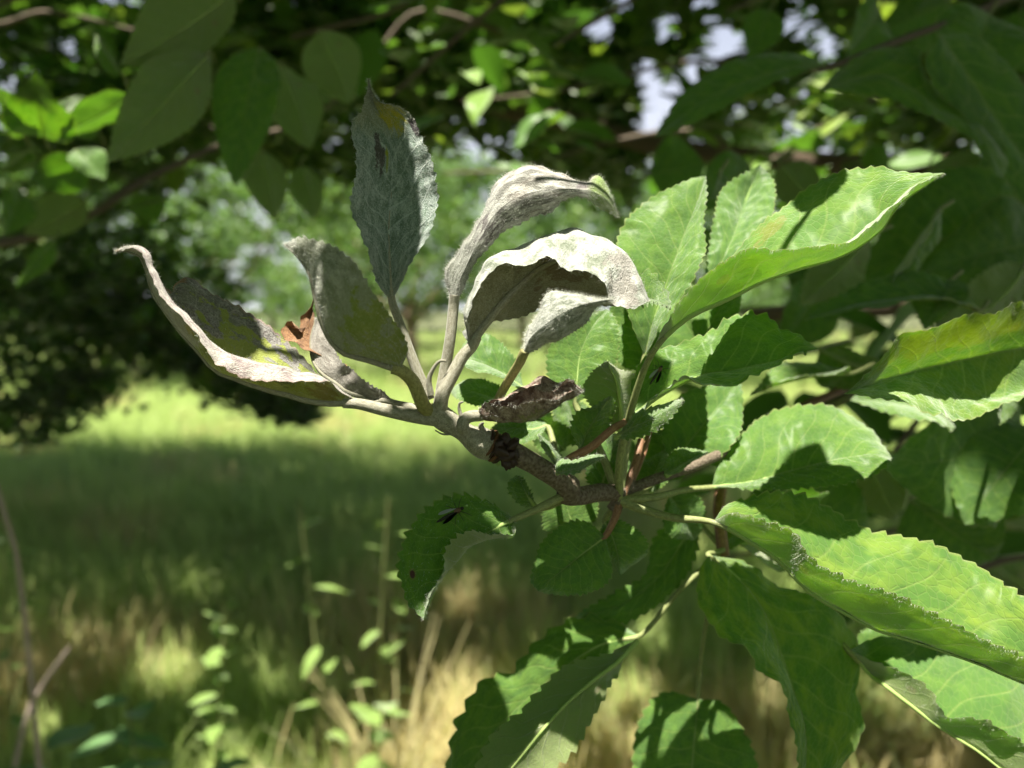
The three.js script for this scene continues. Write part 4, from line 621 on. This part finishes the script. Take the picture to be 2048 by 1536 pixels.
function canopyBranch(label, p0, p1, n, seed, size = 0.07) {
  const o = thing('canopy_branch', label, 'branch', p0, 'leafy branches of the tree overhead'), r = rng(seed), dir = p1.clone().sub(p0), pts = [V(0, 0, 0)];
  for (let k = 1; k <= 4; k++) pts.push(dir.clone().multiplyScalar(k / 4).add(V((r() - 0.5) * 0.06, (r() - 0.5) * 0.06 + 0.03 * Math.sin(k), (r() - 0.5) * 0.06)));
  part('limb', tube(pts, 0.005, 0.0018, 24, 8, 0.15), M.bark, o);
  const c = curveOf(pts);
  for (let k = 0; k < n; k++) {
    const t = 0.08 + 0.92 * (k + r() * 0.7) / n, q = c.getPointAt(Math.min(1, t)).add(V(r() - 0.5, r() - 0.5, r() - 0.5).multiplyScalar(0.13)), s = size * (0.65 + 0.6 * r()), w = q.clone().add(p0);
    const az = r() * 6.283, dp = -0.75 + r() * 0.9, y = V(Math.cos(az) * Math.cos(dp), Math.sin(dp), Math.sin(az) * Math.cos(dp)), x = y.clone().cross(V(0, 1, 0)).normalize(), z = x.clone().cross(y);
    const roll = (r() - 0.5) * 1.2, mat = r(); const gone = inGap(w.clone().addScaledVector(y, s * 0.5), s) || inSun(w.clone().addScaledVector(y, s * 0.5));
    if (gone) continue;
    const m = part('leaf', bladeSet[Math.floor(r() * 6)], bgTop[mat < 0.3 ? 0 : mat < 0.5 ? 1 : mat < 0.85 ? 2 : 3], o);
    m.quaternion.setFromRotationMatrix(new THREE.Matrix4().makeBasis(x, y, z)).multiply(new THREE.Quaternion().setFromAxisAngle(V(0, 1, 0), roll)); m.position.copy(q); m.scale.setScalar(s);
  }
}
const CB = [
  [[2300, -60, 1.1], [1500, -30, 0.75], 34, 101], [[1900, -250, 0.9], [1150, 60, 0.75], 36, 102], [[1500, -320, 0.8], [820, 60, 0.7], 36, 103], [[1200, -300, 0.8], [640, 90, 0.8], 34, 104], [[900, -350, 0.7], [380, -10, 0.6], 30, 105],
  [[600, -350, 0.8], [30, 20, 0.75], 32, 106], [[2300, 260, 1.2], [1560, 230, 0.9], 34, 107], [[1700, 150, 1.2], [900, 180, 1.0], 40, 108], [[1500, 330, 1.3], [860, 300, 1.1], 28, 109], [[1000, 60, 1.2], [420, 200, 1.1], 36, 110],
  [[2400, 500, 0.9], [1640, 480, 0.65], 30, 111], [[2300, 900, 0.8], [1650, 880, 0.5], 26, 112], [[-300, 100, 0.9], [260, 60, 0.9], 26, 113], [[1700, 500, 1.0], [1150, 560, 0.9], 14, 114], [[2300, 1250, 0.6], [1750, 1120, 0.45], 18, 115], [[2200, 640, 0.75], [1420, 620, 0.6], 34, 116], [[2200, 780, 0.8], [1380, 900, 0.65], 34, 117], [[2200, 1050, 0.9], [1500, 1060, 0.7], 26, 118],
];
CB.forEach(([a, b, n, s], i) => canopyBranch(['thin limb crowded with leaves above the large drooping leaves', 'leafy limb crossing behind the large drooping leaves', 'limb of dangling leaves above the hooded leaf', 'limb of shaded leaves above the silver leaf', 'limb of dark leaves above the hanging grey green leaf', 'limb of leaves under the small sky flecks', 'dark limb behind the very dark broad leaf', 'limb of small looking leaves behind the arched leaf', 'limb of leaves low behind the arched leaf', 'limb of leaves behind the hanging dark leaf', 'dark limb behind the warm green leaf', 'dark leafy limb behind the broad pale leaf', 'limb of dark leaves above the bright backlit leaves', 'small leafy limb behind the glossy leaf', 'dark leafy limb behind the long mottled leaf', 'limb of dark leaves behind the dark boat shaped leaf', 'limb of dark leaves behind the wavy leaf', 'limb of dark leaves behind the reddish node'][i], at(...a), at(...b), n, s));

// ---------------------------------------------------------------- the tree that carries them, neighbouring trees, ground
const crownMat = [[0.085, 0.20, 0.018], [0.15, 0.29, 0.025]].map((c) => leafMat({ color: new THREE.Color(...c), transmission: 0.48, clearcoat: 0.4, clearcoatRoughness: 0.25 }));
const crownGeo = [21, 22, 23].map((s) => plainBlade(s, 4, 1, 0.55));
function scatter(parent, name, geo, mat, list, seed) { // list: [position, size]
  const r = rng(seed), im = new THREE.InstancedMesh(geo, mat, list.length), m = new THREE.Matrix4(), q = new THREE.Quaternion(), e = new THREE.Euler(), c = new THREE.Color();
  list.forEach(([p, s], i) => { e.set(-1.9 + r() * 1.3, r() * 6.283, (r() - 0.5) * 0.9, 'YXZ'); q.setFromEuler(e); m.compose(p, q, V(s, s, s)); im.setMatrixAt(i, m); const k = 0.75 + 0.5 * r(); c.setRGB(k * (0.85 + 0.4 * r()), k, k * (0.8 + 0.3 * r())); im.setColorAt(i, c); });
  im.name = name; im.castShadow = im.receiveShadow = true; im.userData.kind = 'stuff'; parent.add(im); return im;
}
function tree(label, x, z, o) {
  const { h = 3, rad = 1.5, n = 5000, seed = 1, leafS = 0.085, low = 0.9, clusters = 45, cull } = o, r = rng(seed), t = thing('apple_tree', label, 'tree', V(x, 0, z), o.group);
  const top = V((r() - 0.5) * 0.3, h * 0.55, (r() - 0.5) * 0.3);
  part('trunk', tube([V(0, -0.1, 0), V(0.03, low * 0.5, 0.02), V(-0.02, low, 0), top], 0.085, 0.04, 18, 10, 0.1), M.limb, t);
  for (let k = 0; k < 5; k++) { const a = k * 1.257 + r(), e = V(Math.cos(a) * rad * 0.75, low + (h - low) * (0.3 + 0.45 * r()), Math.sin(a) * rad * 0.75); part('limb', tube([V(0, low * 0.75 + k * 0.07, 0), e.clone().multiplyScalar(0.5).add(V(0, low * 0.4, 0)), e], 0.04, 0.01, 14, 8, 0.1), M.limb, t); }
  const cl = []; for (let k = 0; k < clusters; k++) { const a = r() * 6.283, q = Math.sqrt(r()), y = r(); cl.push([V(Math.cos(a) * rad * q * (1 - 0.35 * y), low + (h - low) * y, Math.sin(a) * rad * q * (1 - 0.35 * y)), 0.16 + 0.28 * r()]); }
  for (const [px, py, d, s] of o.extra ?? []) for (let k = 0; k < 3; k++) cl.push([at(px, py, d).sub(t.position), s]);
  const lists = [[], []]; for (let k = 0; k < n; k++) { const [c, s] = cl[Math.floor(r() * cl.length)], g = () => (r() + r() + r() - 1.5) * 1.1, p = c.clone().add(V(g() * s * 1.3, g() * s - 0.05, g() * s * 1.3)), sz = leafS * (0.7 + 0.6 * r()); if (p.y < 0.3 || cull?.(p.clone().add(t.position), sz)) continue; lists[r() < 0.6 ? 0 : 1].push([p, sz]); }
  lists.forEach((l, i) => scatter(t, 'crown', crownGeo[(seed + i) % 3], crownMat[i], l, seed + i * 7));
  return t;
}
// the host tree: its trunk stands to the right, behind the branch
const host = thing('apple_tree', 'spreading old apple tree overhead whose pale limbs cross behind the branches', 'tree', V(1.5, 0, -1.35));
const relH = relTo(host);
part('trunk', tube([V(0, -0.1, 0), V(0.02, 0.5, 0), V(-0.02, 1.0, 0.02), V(-0.05, 1.5, 0), V(0, 2.0, -0.05)], 0.13, 0.09, 20, 14, 0.1), M.limb, host);
part('limb', tube([V(1.5, 0.85, -1.35), at(2050, 600, 1.25), at(1950, 600, 1.2), at(1650, 620, 1.3), at(1500, 640, 1.5)].map(relH), 0.035, 0.015, 22, 10, 0.12), M.limb, host);
part('limb', tube([V(1.5, 1.3, -1.35), at(2000, 340, 1.4), at(1700, 330, 1.5), at(1400, 305, 1.55), at(1310, 290, 1.55), at(1170, 252, 1.6), at(1000, 220, 1.7), at(880, 180, 1.8), at(600, 60, 2)].map(relH), 0.03, 0.01, 34, 10, 0.12), M.limb, host);
for (const [a, b, c] of [[V(1.4, 1.9, -1.4), V(0.4, 2.5, -1.6), V(-1.2, 2.7, -2)], [V(1.5, 1.9, -1.4), V(1.3, 2.6, -0.3), V(1.0, 2.9, 1.2)], [V(1.5, 1.9, -1.4), V(1.3, 2.6, -2.6), V(0.6, 2.7, -3.8)], [V(1.5, 2, -1.4), V(2.4, 2.8, -1.8), V(3.4, 2.9, -2.2)], [V(1.4, 1.6, -1.35), V(0.6, 2.4, -2.2), V(-0.6, 2.7, -2.9)]]) part('limb', tube([a, b, c].map(relH), 0.03, 0.01, 20, 9, 0.12), M.limb, host);
{
  const r = rng(404), lists = [[], []], cl = [];
  for (let k = 0; k < 420; k++) { const x = -4.6 + 9.2 * r(), z = -4.3 + 6.8 * r(), y = 1.85 + 1.9 * r(); cl.push([V(x, y, z), 0.2 + 0.25 * r()]); }
  for (let k = 0; k < 30; k++) { const [px, py, d] = [r() * 2300 - 100, -80 + 330 * r(), 1.3 + 1.5 * r()]; cl.push([at(px, py, d), 0.14]); }
  for (let k = 0; k < 60; k++) cl.push([at(100 + 1300 * r(), 40 + 300 * r(), 1.7 + 1.9 * r()), 0.08 + 0.06 * r()]);
  for (let k = 0; k < 110; k++) cl.push([V(-1.1 + 2.4 * r(), 1.5 + 0.8 * r(), -1.4 + 1.5 * r()), 0.12 + 0.12 * r()]);
  for (let k = 0; k < 175000; k++) {
    const [c, s] = cl[Math.floor(r() * cl.length)], g = () => (r() + r() + r() - 1.5) * 1.15, p = c.clone().add(V(g() * s * 1.4, g() * s, g() * s * 1.4)), sz = 0.075 * (0.7 + 0.6 * r());
    const [, py, d] = toPx(p); if ((d > 0 && d < 1.1 && py > -200) || p.length() < 0.1 || p.distanceTo(EYE) < 0.5 || inGap(p, sz) || inSun(p)) continue;
    lists[r() < 0.65 ? 0 : 1].push([p.sub(host.position), sz]);
  }
  lists.forEach((l, i) => scatter(host, 'crown', crownGeo[i], crownMat[i], l, 500 + i));
}
const farCull = (p, s) => toPx(p)[1] < 300 && toPx(p)[0] > 1100 && inGap(p, s);
const TR = [
  [-2.85, -3.5, { h: 2.7, rad: 1.4, n: 15000, seed: 601, low: 0.85, leafS: 0.075, clusters: 90, extra: [[300, 640, 3.1, 0.13], [380, 680, 3.1, 0.1], [450, 730, 3.1, 0.08], [530, 770, 3.1, 0.07], [590, 800, 3.1, 0.05], [150, 760, 3.0, 0.1], [60, 800, 3.0, 0.12], [180, 600, 3.0, 0.25], [60, 500, 3, 0.25], [330, 560, 3.2, 0.2], [60, 640, 3.1, 0.25], [180, 470, 3.2, 0.25]] }, 'low dark tree whose branches hang before the sunny grass'],
  [-4.6, -9.6, { h: 2.9, rad: 1.7, n: 10000, seed: 602 }, 'orchard tree beyond the grass, behind the low dark tree'], [-1.3, -10.2, { h: 2.8, rad: 1.7, n: 11000, seed: 603 }, 'sunlit orchard tree beyond the grass, behind the silver leaf'], [2.1, -9.8, { h: 2.7, rad: 1.7, n: 10000, seed: 604 }, 'sunlit orchard tree beyond the grass, behind the hooded leaf'],
  [5.6, -10.1, { h: 2.8, rad: 1.7, n: 8000, seed: 605 }, 'orchard tree beyond the grass, behind the warm leaf'], [-8.2, -10, { h: 3, rad: 1.8, n: 4000, seed: 606 }, 'orchard tree beyond the grass, at the end of the row past the low dark tree'],
];
for (const [x, z, o, lab] of TR) tree(lab, x, z, { ...o, cull: farCull });
[[-3.6, 1.2], [-2.4, 3.6], [0.6, 4.2], [3.4, 2.6], [4.6, -2.6], [-5.2, -0.8]].forEach(([x, z], k) => tree('orchard tree standing around the viewer', x, z, { h: 3.4, rad: 1.8, n: 9000, seed: 650 + k, low: 0.5, leafS: 0.1, clusters: 80, group: 'orchard trees around the viewer' }));
for (let k = 0; k < 9; k++) tree('orchard tree in the farther row', -13 + k * 3.3 + (k % 2) * 0.5, -16 - (k % 3) * 0.7, { h: 3.5 + 0.3 * (k % 3), rad: 2, n: 8000, seed: 700 + k, leafS: 0.12, low: 0.8, cull: farCull, group: 'orchard trees of the farther row' });
for (let k = 0; k < 10; k++) tree('tree of the wood edge behind the orchard', -24 + k * 5.2, -26 - (k % 2) * 2, { h: 6.4 + (k % 3) * 0.5, rad: 3.4, n: 13000, seed: 800 + k, leafS: 0.22, low: 0.7, clusters: 70, cull: farCull, group: 'trees of the wood edge' });

const groundTex = dataTex(512, 512, (u, v) => { const a = fbm(u * 9, v * 9, 5), b = fbm(u * 30 + 4, v * 30, 3); return mix3(mix3([0.085, 0.08, 0.045], [0.13, 0.17, 0.05], clamp(0.5 + a)), [0.23, 0.21, 0.12], clamp(b * 0.9)); }, true);
groundTex.wrapS = groundTex.wrapT = THREE.RepeatWrapping; groundTex.repeat.set(60, 60);
structure('ground', new THREE.PlaneGeometry(180, 180).rotateX(-Math.PI / 2), new THREE.MeshStandardMaterial({ map: groundTex, roughness: 1 }));
{ // grass
  const r = rng(31337), tuft = (seed, nb, hh, sp) => { const q = rng(seed), gs = []; for (let b = 0; b < nb; b++) { const a = q() * 6.283, l = hh * (0.5 + 0.7 * q()), lean = sp * (0.2 + q()), w = 0.0018 + 0.0018 * q(), ox = (q() - 0.5) * 0.08, oz = (q() - 0.5) * 0.08, pos = [], ix = []; for (let k = 0; k <= 3; k++) { const t = k / 3, d = lean * l * t * t, ww = w * (1 - t * 0.9); for (const s of [-1, 1]) pos.push(ox + Math.cos(a) * d - Math.sin(a) * ww * s, l * t * (1 - 0.25 * lean * t), oz + Math.sin(a) * d + Math.cos(a) * ww * s); if (k < 3) ix.push(k * 2, k * 2 + 1, k * 2 + 3, k * 2, k * 2 + 3, k * 2 + 2); } const g = new THREE.BufferGeometry(); g.setAttribute('position', new THREE.Float32BufferAttribute(pos, 3)); g.setIndex(ix); g.computeVertexNormals(); gs.push(g); } return mergeGeometries(gs); };
  const mat = leafMat({ color: new THREE.Color(0.62, 0.64, 0.21), transmission: 0.45 });
  const kinds = [[tuft(1, 14, 0.12, 0.9), 'short'], [tuft(2, 12, 0.17, 0.8), 'tall'], [tuft(3, 14, 0.08, 1.3), 'flat']], lists = [[], [], []];
  for (let k = 0; k < 70000; k++) { const f = r(), z = f < 0.3 ? 0.6 + 3.2 * r() : f < 0.78 ? 3.5 + 6.5 * r() : 9 + 16 * r(), x = (r() - 0.5) * (2.2 * z + 3); lists[Math.floor(r() * 3)].push([x, -z, z > 9 ? 1.6 : 1]); }
  lists.forEach((l, i) => { const im = new THREE.InstancedMesh(kinds[i][0], mat, l.length), m = new THREE.Matrix4(), q = new THREE.Quaternion(), c = new THREE.Color();
    l.forEach(([x, z, s], k) => { q.setFromAxisAngle(V(0, 1, 0), r() * 6.283); const sc = s * (0.6 + 0.8 * r()); m.compose(V(x, 0, z), q, V(sc, sc, sc)); im.setMatrixAt(k, m); const dry = sstep(0.1, 0.6, n2(x * 0.8, z * 0.8) + (z > -2.6 ? 0.1 : -0.35) + (r() - 0.5) * 0.9); c.setRGB(0.75 + 0.34 * dry, 0.95 - 0.04 * dry, 0.8 + 0.45 * dry); im.setColorAt(k, c); });
    im.name = numbered('grass'); im.userData = { kind: 'stuff', label: ['short green and straw coloured orchard grass', 'tall blades of orchard grass', 'flat spreading tufts of orchard grass'][i], category: 'grass' }; im.castShadow = im.receiveShadow = true; scene.add(im); });
}
// weeds standing in the grass, each a plant of its own
const weedMat = [leafMat({ color: new THREE.Color(0.26, 0.42, 0.08), transmission: 0.45, clearcoat: 0.3, clearcoatRoughness: 0.4 }), leafMat({ color: new THREE.Color(0.15, 0.32, 0.1), transmission: 0.4, clearcoat: 0.3, clearcoatRoughness: 0.4 })];
const weedStem = new THREE.MeshStandardMaterial({ color: new THREE.Color(0.25, 0.28, 0.1), roughness: 0.8 }), strawMat = new THREE.MeshStandardMaterial({ color: new THREE.Color(0.5, 0.4, 0.33), roughness: 0.8 });
function weed(label, x, d, h, n, size, seed, mat = 0, narrow = 0.35) {
  const g = at(x, 768, d); g.y = 0; const o = thing('weed_plant', label, 'weed', g, 'weeds in the orchard grass'), r = rng(seed), lx = (r() - 0.5) * 0.1;
  part('stem', tube([V(0, -0.01, 0), V(lx * 0.4, h * 0.5, 0.01), V(lx, h, 0.02)], 0.003, 0.0015, 12, 6), weedStem, o);
  for (let k = 0; k < n; k++) { const t = 0.3 + 0.7 * k / n, a = k * 2.4 + r(), m = part('leaf', bladeSet[k % 6], weedMat[mat], o), dp = -0.5 + r() * 0.9, y = V(Math.cos(a) * Math.cos(dp), Math.sin(dp), Math.sin(a) * Math.cos(dp)), xx = y.clone().cross(V(0, 1, 0)).normalize(); m.quaternion.setFromRotationMatrix(new THREE.Matrix4().makeBasis(xx, y, xx.clone().cross(y))); m.position.set(lx * t * t, h * t, 0.015 * t); const s = size * (0.7 + 0.6 * r()); m.scale.set(s * narrow / 0.5, s, s * 0.6); }
}
weed('slender weed with narrow pale leaves, the tallest of those behind the spotted leaf', 640, 1.5, 0.68, 8, 0.07, 901); weed('slender weed with narrow leaves, standing beside the tallest weed', 735, 1.6, 0.66, 8, 0.07, 902); weed('slender weed with few leaves beside the two tall weeds', 790, 1.7, 0.62, 6, 0.065, 903);
weed('leafy weed with small round leaves in a sun fleck', 400, 1.55, 0.46, 16, 0.045, 904, 0, 0.6); weed('bushy dark weed with grey green leaves in the shade', 250, 1.25, 0.42, 18, 0.08, 905, 1, 0.5); weed('tall dark broad leaved weed beside the leaning stalk', 60, 0.95, 0.52, 16, 0.1, 906, 1, 0.45); weed('bushy low weed below the sun fleck weed', 420, 1.1, 0.4, 14, 0.06, 907, 1, 0.6);
weed('thin weed behind the pale bent stalk', -20, 1.6, 0.62, 9, 0.07, 908); weed('low weed under the pale hanging leaf', 720, 1.4, 0.34, 12, 0.06, 909, 0, 0.6);
for (const [lab, a, b, r] of [['dry pinkish stalk leaning beside the dark weeds', [58, 1420, 1.2], [132, 1305, 1.2], 0.0045], ['pale dry bent stalk standing alone in the grass', [22, 1050, 0.8], [-10, 965, 0.8], 0.0035]]) {
  const p = at(...a), q = at(...b), foot = p.clone().addScaledVector(p.clone().sub(q), 1.5); foot.y = -0.01; const o = thing('dry_stalk', lab, 'stalk', foot);
  part('stem', tube([V(0, 0, 0), p.clone().sub(foot), q.clone().sub(foot)], r, r * 0.7, 12, 7), strawMat, o); part('broken_end', tube([q.clone().sub(foot), q.clone().sub(foot).addScaledVector(q.clone().sub(p), 0.12)], r * 0.75, r * 0.3, 3, 6), strawMat, o);
}
// a clump of straw in the sun at the bottom
{ const g = at(790, 1420, 1.5); g.y = 0; const o = thing('grass_clump', 'straw coloured grass clump in a sun patch', 'grass clump', g), r = rng(77), m = leafMat({ color: new THREE.Color(0.62, 0.56, 0.26), transmission: 0.4 });
  for (let k = 0; k < 70; k++) { const a = r() * 6.283, l = 0.15 + 0.25 * r(), s = 0.2 + 0.7 * r(); part('blade', tube([V((r() - 0.5) * 0.16, 0, (r() - 0.5) * 0.16), V(Math.cos(a) * s * l * 0.4, l * 0.6, Math.sin(a) * s * l * 0.4), V(Math.cos(a) * s * l, l * 0.95, Math.sin(a) * s * l)], 0.0025, 0.0006, 6, 4), m, o); } }

renderer.render(scene, camera);
